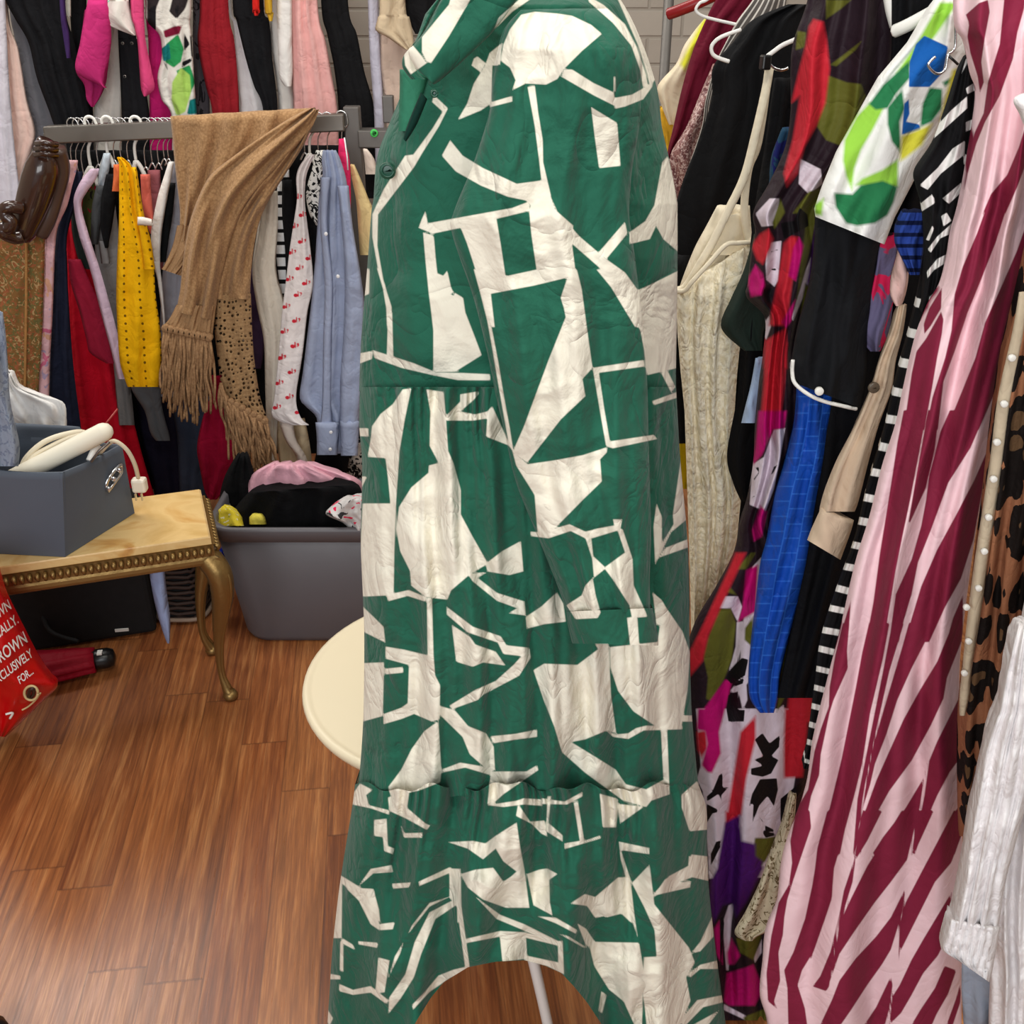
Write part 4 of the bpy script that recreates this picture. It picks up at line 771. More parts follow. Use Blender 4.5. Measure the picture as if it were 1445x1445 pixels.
# ------------------------------------------------------------------ onyx table
OZ = 0.47
fr, br, fl = Az(297, 757, OZ), Az(283, 690, OZ), Az(0, 800, OZ)
d = (fl-fr).normalized(); Lt = 0.95
flx = fr+d*Lt; blx = br+d*Lt
def onyx():
    k = NT('onyx_stone'); w = k.n('ShaderNodeTexNoise', i_Vector=k.coord()); w.inputs['Scale'].default_value = 5; w.inputs['Detail'].default_value = 6; w.inputs['Distortion'].default_value = 2.2
    k.base(k.ramp(w.outputs[0], [(.3, rgb((206,168,104))), (.5, rgb((226,192,132))), (.62, rgb((208,160,92))), (.75, rgb((172,112,58)))])); k.b.inputs['Roughness'].default_value = .3; return k.m
tb2 = thing('coffee_table', 'low onyx topped coffee table with ornate brass frame on curved legs', 'table', ((fr.x+blx.x)/2, (fr.y+blx.y)/2, 0))
def ringz(P, z): return [(p.x, p.y, z) for p in P]
Q = [flx, fr, br, blx]; ctr = (flx+fr+br+blx)/4
grow = lambda g: [p+(p-ctr).normalized()*g for p in Q]
MB().loft([ringz(Q, OZ-.02), ringz(Q, OZ-.003), ringz(grow(-.004), OZ)]).build('stone_top', onyx(), tb2, False)
BR = plain('antique_brass', (140, 112, 66), .38, .75, bump=.3, scale=60)
MB().loft([ringz(grow(-.02), OZ-.075), ringz(grow(.008), OZ-.07), ringz(grow(.014), OZ-.064), ringz(grow(.012), OZ-.056), ringz(grow(.004), OZ-.05), ringz(grow(.003), OZ-.022), ringz(grow(.008), OZ-.0195), ringz(grow(-.01), OZ-.019)]).build('frame', BR, tb2, False)
mb = MB()
for a, b in ((flx, fr), (fr, br)):
    n = int((b-a).length/.0155); nrm = Vector((b-a).normalized().cross(Vector((0, 0, 1))))
    for i in range(n):
        p = a+(b-a)*((i+.5)/n)+nrm*.006; p.z = OZ-.035
        mb.tube([p+Vector((0,0,.009)), p+nrm*.007+Vector((0,0,.005)), p+nrm*.008, p+nrm*.004-Vector((0,0,.008))], [.004,.006,.0055,.003], 6)
mb.build('beading', BR, tb2)
def cab_leg(corner, out):
    P = [(0,-.062,-.012),(.028,-.10,0),(.03,-.15,0),(.016,-.21,0),(-.002,-.28,0),(-.012,-.345,0),(-.014,-.40,0),(-.004,-.44,0),(.004,-.458,0),(.004,-.468,0)]
    R = [.030,.030,.027,.021,.014,.0095,.008,.012,.016,.012]
    pts = [Vector((corner.x+out.x*a, corner.y+out.y*a, OZ+z)) for a, z, _ in P]
    o = MB().tube(smooth_path(pts, 4), np.interp(np.linspace(0, 9, 37), range(10), R), 12).build('leg', BR, tb2)
    MB().tube(smooth_path([p+Vector((out.x, out.y, 0))*r*.9 for p, r in zip(pts[:8], R)], 4), .0045, 6).build('moulding', BR, o)
    MB().tube([pts[8]+Vector((0,0,.012)), pts[8], pts[9]], [.013,.019,.016], 12).build('foot', BR, o)
inn = lambda p: p+(ctr-p).normalized()*.035
vx = Vector((1, -.25, 0)).normalized()
cab_leg(fr+Vector((-.022, .02, 0)), Vector((.75, -.35, 0)).normalized()); cab_leg(br+Vector((-.03, -.03, 0)), Vector((.7, .4, 0)).normalized()); cab_leg(inn(flx), -vx); cab_leg(inn(blx), -vx)
# ---- grey tote on the table
TM = plain('grey_tote_cloth', (84, 92, 104), .75, bump=.25, scale=14)
c0, c1_, c3 = Az(92, 786, OZ+.001), Az(190, 724, OZ+.001), Az(-70, 778, OZ+.001); c2 = c1_+c3-c0
h0, h1, h3 = A(88, 667, c0.y-.01), A(172, 627, c1_.y), A(-70, 652, c3.y); zt = (h0.z+h1.z)/2
h2 = h1+h3-h0
tote = thing('tote_box', 'dark grey fabric box tote on the onyx table', 'storage box', ((c0.x+c2.x)/2, (c0.y+c2.y)/2, OZ))
def wall(name, a, b, at_, bt, n=22, m=12, off=.006, sag=0.0):
    mb = MB(); V = []; inward = (ctr2-(a+b)/2); inward.z = 0; inward.normalize()
    for layer in (0, 1):
        for j in range(m+1):
            for i in range(n+1):
                u, v = i/n, j/m; p = (a*(1-u)+b*u)*(1-v)+(at_*(1-u)+bt*u)*v
                w = .009*noise.noise(Vector((p.x*9, p.y*9, p.z*9)))*math.sin(math.pi*min(1, v*1.2))*math.sin(math.pi*u)
                p = p+inward*(w+layer*off); p.z -= sag*math.sin(math.pi*u)*v; V.append(p)
    k = (n+1)*(m+1); Fc = []
    for j in range(m):
        for i in range(n):
            q = j*(n+1)+i; Fc += [(q, q+1, q+n+2, q+n+1), (k+q+1, k+q, k+q+n+1, k+q+n+2)]
    for i in range(n): q = m*(n+1)+i; Fc.append((q, q+1, k+q+1, k+q))
    mb.add(V, Fc); return mb.build(name, TM, tote)
ctr2 = (c0+c1_+c2+c3)/4
wall('front_panel', c3, c0, h3, h0, sag=.01); wall('side_panel', c0, c1_, h0, h1, sag=.004); wall('back_panel', c1_, c2, h1, h2); wall('side_panel', c2, c3, h2, h3)
MB().hexa([c0, c1_, c2, c3]+[p+Vector((0,0,.006)) for p in (c0, c1_, c2, c3)]).build('base', TM, tote, False)
l1, l2 = A(113, 604, h1.y+.06), A(-70, 590, h2.y+.05)
cloth('lid', [(-60,592,112,602),(-60,610,120,612),(-60,640,150,626),(-60,662,172,634)], h1.y+.03, TM, th=.008, nf=1, amp=.003, parent=tote, soft=False)
hx = [A(151, 692, c1_.y-.075), A(150, 682, c1_.y-.075), A(158, 668, c1_.y-.06), A(170, 656, c1_.y-.03), A(171, 666, c1_.y-.03), A(162, 680, c1_.y-.05), A(152, 694, c1_.y-.07)]
hd = MB().tube(smooth_path(hx, 5), .0042, 8).build('handle', CHROME, tote)
for x, y, Y in ((153,690,-.08),(160,676,-.065),(168,664,-.05)): MB().disc(A(x, y, c1_.y+Y), .006, .006, 12).build('rivet', CHROME, hd)
# ---- contents of the tote
PAP = plain('ivory_paper', (236, 228, 208), .55)
rl = A(52, 658, 1.99); rh = A(153, 606, 2.02); dv = (rh-rl).normalized(); rr_ = .020
rol = MB().tube([rl-dv*.12, rl, rh-dv*.012, rh-dv*.004, rh+dv*.004, rh+dv*.008], [rr_, rr_, rr_, rr_*.9, rr_*.62, rr_*.2], 20).build('roll', PAP)
tag(rol, 'ivory white round ended roll sticking out of the grey tote', 'roll')
CBM = plain('cream_cable', (226, 214, 188), .45)
cb = thing('power_cable', 'coiled cream power cable with a plug hanging out of the grey tote', 'cable', A(60, 650, 2.02))
for k_, (e, rr2) in enumerate(((0, .0062), (7, .0055))):
    MB().tube(smooth_path([A(28+e, 672, 1.99), A(36+e, 648, 2.0), A(62+e, 624+e, 2.03), A(96+e, 612+e*.6, 2.06), A(122+e, 612+e*.5, 2.08), A(140, 640, 2.08)], 6), rr2, 8).build('coil', CBM, cb)
MB().tube(smooth_path([A(140, 640, 2.05), A(156, 624, 2.04), A(166, 624, 2.04), A(180, 636, 2.05), A(190, 655, 2.07), A(195, 674, 2.10)], 6), .0048, 8).build('cord', CBM, cb)
pg = MB().box(A(197, 684, 2.11), (.032, .026, .034)).build('plug', plain('ivory_plug', (232,222,204), .4), cb, False, .006)
for dx in (-.007, .007): MB().box(A(196, 701, 2.11)+Vector((dx, 0, 0)), (.003, .006, .018)).build('prong', CHROME, pg, False)
MB().tube([A(126, 650, 2.0), A(132, 636, 2.02), A(140, 628, 2.03)], .007, 8).build('connector', PLASTW, cb)
SB = plain('silver_bar', (120, 112, 108), .3, .7)
t = MB().tube([A(128, 652, 1.985), A(140, 636, 2.0), A(154, 624, 2.0)], .003, 8).build('metal_rod', SB); tag(t, 'thin grey metal rod in the grey tote beside the ivory roll', 'rod')
t = MB().tube([A(148, 590, 2.2)+Vector((0,-.15,-.02)), A(166, 577, 2.1)], .0022, 6).build('knitting_needle', plain('needle_red', (150, 40, 34), .4)); tag(t, 'thin red needle standing behind the ivory roll', 'needle')
G('jumper', 'blue grey fleece jumper hanging over the tote at the left edge', 'jumper', (146,156,172), 1.95, [(440,-30,4),(480,-30,9),(560,-30,14),(600,-30,22),(630,-30,28),(658,-30,26)], nf=2, amp=.012, pattern=pat_spots([((120,130,150),.55)],60))
G('shirt', 'crumpled white cloth behind the blue grey fleece jumper', 'shirt', (236,234,232), 2.24, [(6,522,16,526),(8,540,30,548),(8,560,64,560),(10,580,90,568),(16,596,94,592),(20,610,94,604)], nf=2, amp=.012, wrinkle=.014, ws=26)
# ---- under the table
BX = plain('black_cloth_box', (9, 9, 12), .8, bump=.15)
b0, b1 = Az(40, 922, 0), Az(222, 893, 0); dv = (b1-b0).normalized(); nv_ = Vector((-dv.y, dv.x, 0)); b0 = b1-dv*.62
PBX = [b0, b1, b1+nv_*.22, b0+nv_*.22]
t = thing('storage_bag', 'large black fabric storage bag under the onyx table', 'bag', ((b0+b1)/2+nv_*.11))
MB().loft([ringz(PBX, .002), ringz(PBX, .02), ringz(PBX, .33), ringz([p+(sum(PBX, Vector())/4-p)*.08 for p in PBX], .35)]).build('body', BX, t, False, .012)
MB().tube(smooth_path([A(55, 850, b1.y-.06), A(70, 890, b1.y-.09), A(110, 905, b1.y-.11)], 5), .006, 8).build('strap', BX, t)
MB().box(A(172, 889, b1.y-.03), (.035, .004, .008), .15).build('care_label', PLASTW, t, False)
G('scarf', 'pale blue grey cloth strip hanging from under the onyx table', 'scarf', (146,160,196), 2.03, [(783,208,232),(810,211,233),(840,216,236),(870,223,240),(895,231,240),(908,236,239)], nf=1, amp=.006, th=.012)
WK = plain('dark_wicker', (62, 44, 36), .7, bump=.3); t = thing('basket', 'dark wicker basket half hidden behind the brass table leg', 'basket', Az(252, 882, 0)+Vector((0, .1, 0)))
bc = Vector(t.location); 
def rr_ring(hx, hy, z, n=32, p=4): return [(bc.x+hx*math.copysign(abs(math.cos(a))**(2/p), math.cos(a)), bc.y+hy*math.copysign(abs(math.sin(a))**(2/p), math.sin(a)), z) for a in np.linspace(0, 2*math.pi, n, endpoint=False)]
mb = MB(); 
for i in range(13):
    z = .012+i*.0165; R_ = rr_ring(.062+i*.0006, .085, z); mb.tube([Vector(p)+Vector((0, 0, .003*math.sin(j*2.4+i*3.1))) for j, p in enumerate(R_+R_[:1])], .0055, 6)
mb.build('weave', WK, t)
MB().loft([rr_ring(.055, .078, .006), rr_ring(.058, .08, .2)]).build('lining', BX, t, False)
for i, (z, r_) in enumerate(((.012, .006), (.228, .0065), (.24, .0065))):
    R_ = rr_ring(.072, .094, z); MB().tube([Vector(p) for p in R_+R_[:1]], r_, 8).build('rim', plain('pale_wicker', (150, 128, 110), .6), t)
G('scarf', 'folded pale cloth lying in the dark wicker basket', 'scarf', (206,204,206), bc.y-.0, [(776,232,264),(786,232,266),(798,234,264)], nf=1, amp=.004, th=.03, wrinkle=.006)
bp = G('plastic_pack', 'deep blue plastic pack between brass table leg and grey tub', 'package', (24,42,140), 2.36, [(776,298,318),(800,297,326),(830,298,330),(845,304,330)], nf=1, amp=.004, th=.03, rough=.3, pattern=pat_spots([((170,190,226),.66)],60), sheen=0)
# ---- folded umbrella
u0, u1 = Az(40, 945, .04), Az(134, 931, .035); dv = (u1-u0).normalized()
um = thing('folded_umbrella', 'folded red umbrella with black handle lying under the table', 'umbrella', (u0+u1)/2-Vector((0, 0, .035)))
RED = fabric('umbrella_red', (140, 14, 34), rough=.6); rings = []
for i in range(9):
    f_ = i/8; c_ = u0+(u1-u0)*f_; r_ = .045-.012*f_; w_ = Vector((-dv.y, dv.x, 0)); ring = []
    for j in range(32):
        a = 2*math.pi*j/32; q = r_*(1+.14*math.cos(8*a+f_*3)); ring.append(c_+w_*q*math.cos(a)*1.2+Vector((0, 0, 1))*q*math.sin(a)*.8)
    rings.append(ring)
MB().loft(rings).build('canopy', RED, um)
BLKP = plain('black_plastic', (14, 14, 15), .3)
hn = MB().tube([u1-dv*.01, u1+dv*.004, u1+dv*.03, u1+dv*.045, u1+dv*.05], [.022, .027, .027, .022, .008], 16).build('handle', BLKP, um)
MB().box(u1+dv*.02+Vector((0, -.012, .027)), (.012, .018, .004), .2).build('label', PLASTW, hn, False)
# ---- red plastic bag with lettering
REDP = plain('red_polythene', (196, 10, 14), .25, bump=.35, scale=16)
RY, RTILT = 1.75, .10
rb = thing('plastic_bag', 'red plastic bag with white lettering on the floor at left', 'bag', Az(5, 1042, 0))
bagrows = [(790,-120,-8),(832,-120,3),(862,-120,16),(905,-120,38),(935,-115,55),(958,-110,72),(-100,975,81,969),(-80,1000,62,988),(-50,1020,36,1014),(-12,1038,8,1040)]
cloth('sack', bagrows, RY, REDP, th=.07, nf=2, amp=.008, parent=rb, step=3.5, wrinkle=.010, ws=14, tilt=RTILT)
def surf(px, py):
    xs = float(np.interp(py, [790,832,862,905,935,958,972,990,1014,1040], [-8,3,16,38,55,72,81,60,36,8])); u = (px+110)/(xs+110); return RY+RTILT*max(0, min(1, (py-790)/250))-.085*math.sqrt(max(0, 1-abs(2*u-1)**2.2))-.006
WHT = plain('white_ink', (240, 238, 234), .5)
def lettering(s, x_end, y_end, hgt, ang, name='lettering', m=WHT, wid=1.0):
    cu = bpy.data.curves.new('t', 'FONT'); cu.body = s; cu.size = 1; cu.align_x = 'RIGHT'; cu.extrude = .02; cu.offset = .012
    ob = bpy.data.objects.new('t', cu); COL.objects.link(ob); bpy.context.view_layer.update()
    me = bpy.data.meshes.new_from_object(ob.evaluated_get(bpy.context.evaluated_depsgraph_get()))
    vs = [v.co.copy() for v in me.vertices]; fs = [tuple(p.vertices) for p in me.polygons]
    bpy.data.objects.remove(ob); bpy.data.curves.remove(cu); bpy.data.meshes.remove(me)
    ca, sa = math.cos(ang), math.sin(ang); W = []
    for v in vs:
        X, Z = v.x*hgt*1.38*wid, v.y*hgt*1.38; px = x_end+X*ca-Z*sa*0.55; py = y_end-X*sa-Z*ca
        W.append(A(px, py, surf(px, py)-v.z*.01))
    return mesh(name, W, fs, m, rb, False)
an = math.radians(38)
for s, x, y, h in (('GROWN', 17, 858, 17), ('LOCALLY.', 27, 878, 16), ('GROWN', 40, 905, 20), ('EXCLUSIVELY', 47, 926, 15), ('FOR...', 48, 950, 13)): lettering(s, x, y, h, an, wid=.56)
GD = plain('gold_ink', (206, 180, 130), .5)
ec = [A(44+9.5*math.cos(a), 978+10*math.sin(a), surf(44, 978)-.004) for a in np.linspace(0, 2*math.pi, 28)]
MB().tube(ec, .003, 6).build('emblem_ring', GD, rb)
MB().tube(smooth_path([A(40,983,surf(42,980)-.004), A(42,974,surf(42,976)-.005), A(47,972,surf(46,974)-.005), A(47,980,surf(46,980)-.005), A(43,985,surf(43,984)-.004)], 4), .004, 6).build('emblem_figure', plain('dark_ink', (50, 22, 16), .5), rb)
MB().tube(smooth_path([A(31,1002,surf(31,1002)-.004), A(40,997,surf(40,997)-.004), A(50,988,surf(50,988)-.004), A(57,978,surf(57,978)-.004)], 4), .002, 6).build('emblem_scroll', GD, rb)
MB().tube(smooth_path([A(8,1008,surf(8,1008)-.004), A(18,1006,surf(18,1006)-.004), A(14,1014,surf(14,1012)-.004)], 4), .0025, 6).build('emblem_scroll', WHT, rb)
# ------------------------------------------------------------------ grey tub
TUB = plain('grey_plastic_tub', (92, 89, 93), .42, bump=.06, scale=30)
tx, ty0, dpt = -.47, 2.24, .27; ty = ty0+dpt/2
tub = thing('storage_tub', 'large grey plastic tub full of clothes on the floor', 'tub', (tx, ty, 0))
def rr2(hx, hy, z, r=.07, n=10):
    P = []
    for cx, cy, a0 in ((hx-r, hy-r, 0), (-hx+r, hy-r, math.pi/2), (-hx+r, -hy+r, math.pi), (hx-r, -hy+r, 1.5*math.pi)):
        for i in range(n+1):
            a = a0+math.pi/2*i/n; P.append((tx+cx+r*math.cos(a), ty+cy+r*math.sin(a), z))
    return P
HT = .365
MB().loft([rr2(.235,.095,.0), rr2(.246,.105,.004), rr2(.252,.111,.02), rr2(.287,.133,HT-.035), rr2(.281,.127,HT-.03), rr2(.246,.105,.03)], cap=False).add(rr2(.246,.105,.006), [tuple(range(44))]).build('body', TUB, tub)
MB().loft([rr2(.284,.130,HT-.04), rr2(.297,.143,HT-.038), rr2(.299,.145,HT-.008), rr2(.297,.143,HT), rr2(.287,.133,HT), rr2(.283,.129,HT-.004), rr2(.283,.129,HT-.04)], cap=False).build('rim', TUB, tub)
GT = 'clothes in the grey tub'
G('trousers', 'black trousers heaped in the grey tub', 'trousers', (10,10,12), 2.375, [(352,694,440,688),(342,704,500,684),(332,716,512,700),(322,728,512,724),(318,752,512,752)], GT, th=.07, nf=3, amp=.010, wrinkle=.016, ws=14)
G('blouse', 'black blouse bunched at the back left of the grey tub', 'blouse', (12,12,14), 2.46, [(640,335,350),(670,318,360),(700,310,372),(730,308,380),(760,308,380)], GT, th=.03, nf=3, amp=.010, wrinkle=.012, ws=14)
G('nightdress', 'pale pink satin nightdress heaped on top of the grey tub', 'nightdress', (226,170,184), 2.44, [(654,382,440),(664,362,470),(676,352,506),(692,348,512),(716,350,512)], GT, th=.035, nf=4, amp=.012, wrinkle=.016, ws=18, rough=.45)
G('cloth', 'yellow patterned cloth at the front left corner of the grey tub', 'cloth', (226,204,60), 2.335, [(714,314,318),(722,306,334),(730,302,342),(742,302,346)], GT, th=.03, nf=1, amp=.006, wrinkle=.012, ws=30, pattern=pat_spots([((240,236,200),.62),((150,150,60),.68)],60))
G('cloth', 'small yellow cloth against the rim of the grey tub, right of the larger yellow one', 'cloth', (222,206,84), 2.325, [(725,356,370),(729,352,374),(740,352,377)], GT, th=.02, nf=1, amp=.003, wrinkle=.006, ws=30)
G('blouse', 'white blouse with red dotted trim spilling over the grey tub rim', 'blouse', (206,202,200), 2.27, [(703,486,524),(714,468,528),(726,460,530),(738,484,530),(749,494,530)], GT, th=.04, nf=2, amp=.008, wrinkle=.018, ws=22, pattern=pat_spots([((222,44,84),.60),((60,60,62),.66)],24), step=3)
# ------------------------------------------------------------------ right hand row
GR_ = 'clothes on the right hand rail'
def R(name, label, cat, c, Y, rows, **kw): return G(name, label, cat, c, Y, rows, GR_, **dict(dict(amp=.007, th=.014), **kw))
s1, s2, s3, s4, s5, s6 = crop(1145, 0, .20761), crop(1120, 280, .22491), crop(1120, 580, .22491), crop(1120, 880, .22491), crop(1145, 1145, .20761), crop(920, 1145, .20761)
STR = [s1(p) for p in [
 [(1050,100),(1140,20),(1200,0),(1212,80),(1180,250),(1155,420),(1172,560),(1145,632),(1130,520),(1080,360),(1060,250),(1072,160)],
 [(1310,-80),(1460,-80),(1445,60),(1400,220),(1370,400),(1280,650),(1180,830),(1120,980),(1062,1180),(1040,1290),(1060,1060),(1110,900),(1170,770),(1200,560),(1280,300),(1310,0)],
 [(1460,840),(1410,1000),(1330,1190),(1220,1320),(1165,1450),(1320,1450),(1400,1270),(1460,1110)]]] + [s2(p) for p in [
 [(1230,0),(1355,0),(1270,270),(1180,500),(1090,720),(1010,960),(940,1150),(905,1450),(830,1450),(870,1250),(950,1000),(990,830),(1010,600),(1060,430),(1150,220)],
 [(1460,160),(1400,330),(1300,560),(1200,780),(1140,1000),(1060,1200),(958,1450),(1162,1450),(1270,1200),(1330,930),(1380,750),(1460,560)],
 [(930,560),(925,690),(860,800),(820,850),(815,790),(850,690)],
 [(925,710),(940,760),(930,850),(900,1000),(870,1180),(820,1450),(690,1450),(740,1100),(770,960),(830,880)]]] + [s3(p) for p in [
 [(690,-5),(837,-5),(790,250),(730,560),(690,750),(640,1000),(590,1300),(568,1450),(453,1450),(500,1200),(540,900),(580,650),(620,400),(650,200)],
 [(843,-5),(915,-5),(885,240),(830,480),(730,700),(720,700),(770,400)],
 [(980,-5),(1212,-5),(1110,230),(970,450),(860,750),(780,950),(740,1150),(680,1350),(660,1450),(598,1450),(640,1150),(740,930),(800,720),(830,560),(850,400),(880,290),(920,130)],
 [(1240,190),(1190,460),(1130,800),(1050,1050),(950,1230),(850,1450),(698,1450),(740,1300),(800,1100),(900,870),(1020,650),(1130,440)],
 [(1062,1150),(1062,1450),(958,1450),(1000,1300)], [(360,1180),(340,1450),(280,1450)]]] + [s4(p) for p in [
 [(308,-5),(350,-5),(335,170),(340,280),(250,480),(225,560),(200,680),(170,820),(160,950),(110,1080),(90,1180),(100,1280),(40,1450),(0,1450),(10,1180),(90,1040),(130,800),(170,660),(220,520),(225,400),(260,200)],
 [(473,-5),(602,-5),(560,220),(480,560),(430,880),(380,1080),(320,1300),(290,1450),(160,1450),(220,1180),(300,850),(350,600),(390,400),(430,180)],
 [(618,-5),(692,-5),(600,300),(500,750),(440,1050),(400,1350),(385,1450),(372,1450),(400,1100),(480,700),(560,300)],  # shadow strip drawn in the stripe colour, not a woven stripe
 [(723,-5),(887,-5),(740,280),(650,480),(580,700),(510,880),(480,1010),(430,1170),(400,1450),(385,1450),(420,1200),(500,760),(600,420),(680,150)],
 [(1000,-5),(1055,-5),(1050,120),(962,340),(940,470),(860,640),(740,860),(600,1050),(500,1230),(430,1400),(420,1450),(400,1420),(440,1200),(520,980),(600,800),(690,600),(790,420),(900,240)],
 [(1050,440),(1062,820),(980,930),(900,1080),(830,1240),(760,1450),(748,1440),(800,1180),(820,1080),(850,860),(900,740)],
 [(820,960),(832,870),(790,1160),(740,1300),(700,1450),(490,1450),(560,1340),(700,1160)],
 [(1062,1105),(1062,1300),(1010,1450),(868,1450),(960,1260)]]] + [s5(p) for p in [
 [(108,-5),(252,-5),(200,230),(150,400),(140,580),(90,740),(30,900),(0,1000),(0,600),(40,250)],
 [(348,-5),(482,-5),(380,200),(300,330),(280,480),(200,740),(180,800),(120,1190),(100,1222),(8,1190),(60,1120),(130,950),(190,700),(220,540),(290,330)],
 [(613,-5),(742,-5),(700,120),(650,330),(540,480),(430,620),(290,820),(190,970),(110,1200),(200,740),(270,590),(380,370),(500,180)],
 [(720,-5),(832,-5),(720,240),(680,300),(700,160)],
 [(640,520),(620,680),(540,940),(480,1040),(380,1180),(270,1350),(200,1450),(60,1450),(140,1280),(190,1150),(300,1000),(440,850),(540,720),(590,620)],
 [(968,-5),(1060,-5),(1022,160),(950,350),(840,480),(720,720),(640,880),(600,960),(590,1030),(600,760),(640,620),(760,390),(850,220)],
 [(955,545),(940,700),(900,900),(860,980),(760,1100),(680,1250),(610,1370),(560,1420),(530,1450),(550,1260),(600,1180),(680,1010),(760,870),(850,720)],
 [(540,1120),(552,1180),(530,1340),(500,1450),(360,1450),(440,1330)],
 [(905,1050),(985,1080),(930,1240),(850,1380),(820,1450),(680,1450),(740,1350),(840,1200)],
 [(1020,1140),(1012,1300),(962,1450),(918,1450),(980,1280)]]] + [s6(p) for p in [
 [(980,-5),(1072,-5),(1082,110),(1000,350),(960,470),(920,600),(900,720),(890,840),(860,960),(872,1150),(830,1290),(850,1342),(788,1290),(778,1100),(810,850),(860,620),(930,500),(952,350),(940,200)],
 [(1198,-5),(1342,-5),(1290,220),(1240,360),(1220,600),(1180,720),(1100,950),(1020,1080),(990,1180),(1040,1340),(1062,1500),(928,1500),(920,1200),(898,1080),(960,960),(1040,730),(1090,500),(1130,250)]]]
o = R('dress', 'long pink dress with wide maroon diagonal stripes, nearest on the right', 'dress', (240,206,212), 0.93,
  [(-60,1345,1600),(31,1349,1530),(60,1363,1510),(104,1373,1500),(131,1381,1492),(180,1376,1482),(280,1358,1470),(330,1345,1458),(370,1338,1452),(406,1328,1448),(435,1311,1444),(482,1293,1436),(550,1277,1420),(605,1265,1408),(663,1246,1395),(733,1228,1380),(800,1207,1370),(895,1185,1358),(952,1170,1354),(1044,1147,1354),(1114,1136,1357),(1203,1105,1358),(1270,1096,1357),(1311,1080,1357),(1353,1076,1357),(1402,1072,1357),(1440,1082,1357),(1490,1084,1357)],
  prints=[('stripe', STR)], pmat=[('stripe', (130,36,62), .8)], nf=2.2, amp=.014, th=.035, step=3.2, rough=.7, gather=.2, crumple=.2)
mpk = fabric('pink_facing_cloth', (240,206,212), rough=.7)
cloth('hem_facing', [(885,1186,1214),(960,1174,1204),(1044,1154,1196),(1114,1140,1180),(1203,1112,1160),(1270,1106,1150),(1330,1096,1138),(1402,1090,1118),(1445,1096,1112)], .90, mpk, nf=2, amp=.006, th=.004, parent=o, wrinkle=.004, ws=30) if False else None
o = R('dress', 'black dress with narrow white stripes hanging beside the maroon striped dress', 'dress', (17,17,19), 0.99,
  [(250,1330,1380),(330,1315,1348),(360,1305,1340),(420,1294,1330),(470,1282,1318),(520,1268,1304),(560,1258,1296),(620,1244,1280),(690,1222,1262),(760,1205,1240),(830,1180,1220),(900,1158,1200),(960,1150,1186),(1020,1142,1176),(1060,1137,1160),(1085,1134,1142)], nf=2, amp=.006,
  pattern=None, prints=[('bar', [[(x0-2,y0-w),(x1+6,y1-w),(x1+6,y1+w),(x0-2,y0+w)] for x0,y0,x1,y1,w in [
   (1284,424,1308,432,6.5),(1271,466,1297,474,6.5),(1260,509,1284,515,6.5),(1249,549,1272,556,6),(1240,589,1266,594,6),(1231,627,1255,634,6),(1222,664,1247,670,5.5),(1213,700,1236,706,5.5),(1205,733,1228,739,5.5),(1193,766,1217,773,5),(1182,797,1211,804,5),(1172,827,1202,837,5),(1164,856,1194,864,4.5),(1158,888,1184,894,4.5),(1153,914,1178,922,4.5),(1148,942,1170,949,4),(1144,968,1166,976,4),(1140,994,1162,1002,4),(1138,1020,1156,1028,4),(1136,1045,1150,1052,4),(1134,1072,1144,1078,3)]])], pmat=[('bar', (238,236,232), .6)], step=3)
c7 = crop(1145, 0, .20761); c8 = crop(1120, 280, .22491)
o = R('top', 'black top with wide slanting white stripes, between leaf kaftan and maroon striped dress', 'top', (20,20,22), 0.965,
  [(78,1362,1374),(104,1350,1380),(150,1335,1379),(200,1316,1374),(240,1290,1370),(262,1292,1362),(290,1300,1356),(330,1304,1344),(370,1304,1338),(410,1302,1328),(440,1300,1312)], nf=2, amp=.005, step=2.6,
  prints=[('bar', [c7(p) for p in [[(1020,500),(1050,400),(1072,390),(1060,430)],[(1050,600),(1110,560),(1120,610),(1060,640)],[(950,750),(1058,655),(1060,735),(900,880),(810,960),(830,880)],[(1050,830),(1112,805),(1110,870),(1050,895)],[(1045,955),(1040,1050),(880,1180),(790,1290),(735,1260),(860,1140),(960,1010)],[(1035,1060),(1070,1045),(1065,1110),(1035,1120)],[(890,1350),(1020,1240),(1015,1310),(935,1385)],[(710,1410),(820,1320),(835,1365),(740,1440)]]]+[c8(p) for p in [[(770,45),(880,-10),(885,30),(790,90)],[(925,110),(960,90),(990,140),(940,175)],[(830,260),(870,170),(880,190),(850,265)],[(840,320),(900,240),(1000,150),(1010,210),(920,250),(860,340)],[(835,460),(900,380),(970,345),(960,400),(880,450),(840,500)],[(850,620),(920,560),(925,590),(850,680)]]])], pmat=[('bar', (238,236,232), .6)])
BEI = fabric('beige_cotton', (196,174,150))
o = R('shirt', 'beige long sleeved shirt with a buttoned cuff beside the striped black dress', 'shirt', (196,174,150), 1.025,
  [(430,1266,1280),(470,1256,1274),(510,1240,1264),(550,1228,1258),(600,1206,1240),(650,1180,1226),(690,1164,1216),(712,1158,1210),(722,1156,1206)], nf=2, mat=BEI, wrinkle=.004, ws=24)
cloth('cuff', [(1159,716,1205,734),(1150,735,1200,752),(1139,762,1186,790)], 1.02, BEI, nf=1, amp=.003, th=.018, parent=o)
button(o, 1233, 547, 1.0, .006, plain('horn_button', (84,72,58), .3))
o = R('blouse', 'royal blue fan patterned blouse between leaf kaftan and striped top', 'blouse', (44,70,150), 1.01, [(296,1276,1306),(320,1264,1308),(340,1262,1304),(360,1270,1302),(388,1284,1298)], nf=2, pattern=pat_rows((14,24,60),.012,.35), step=3)
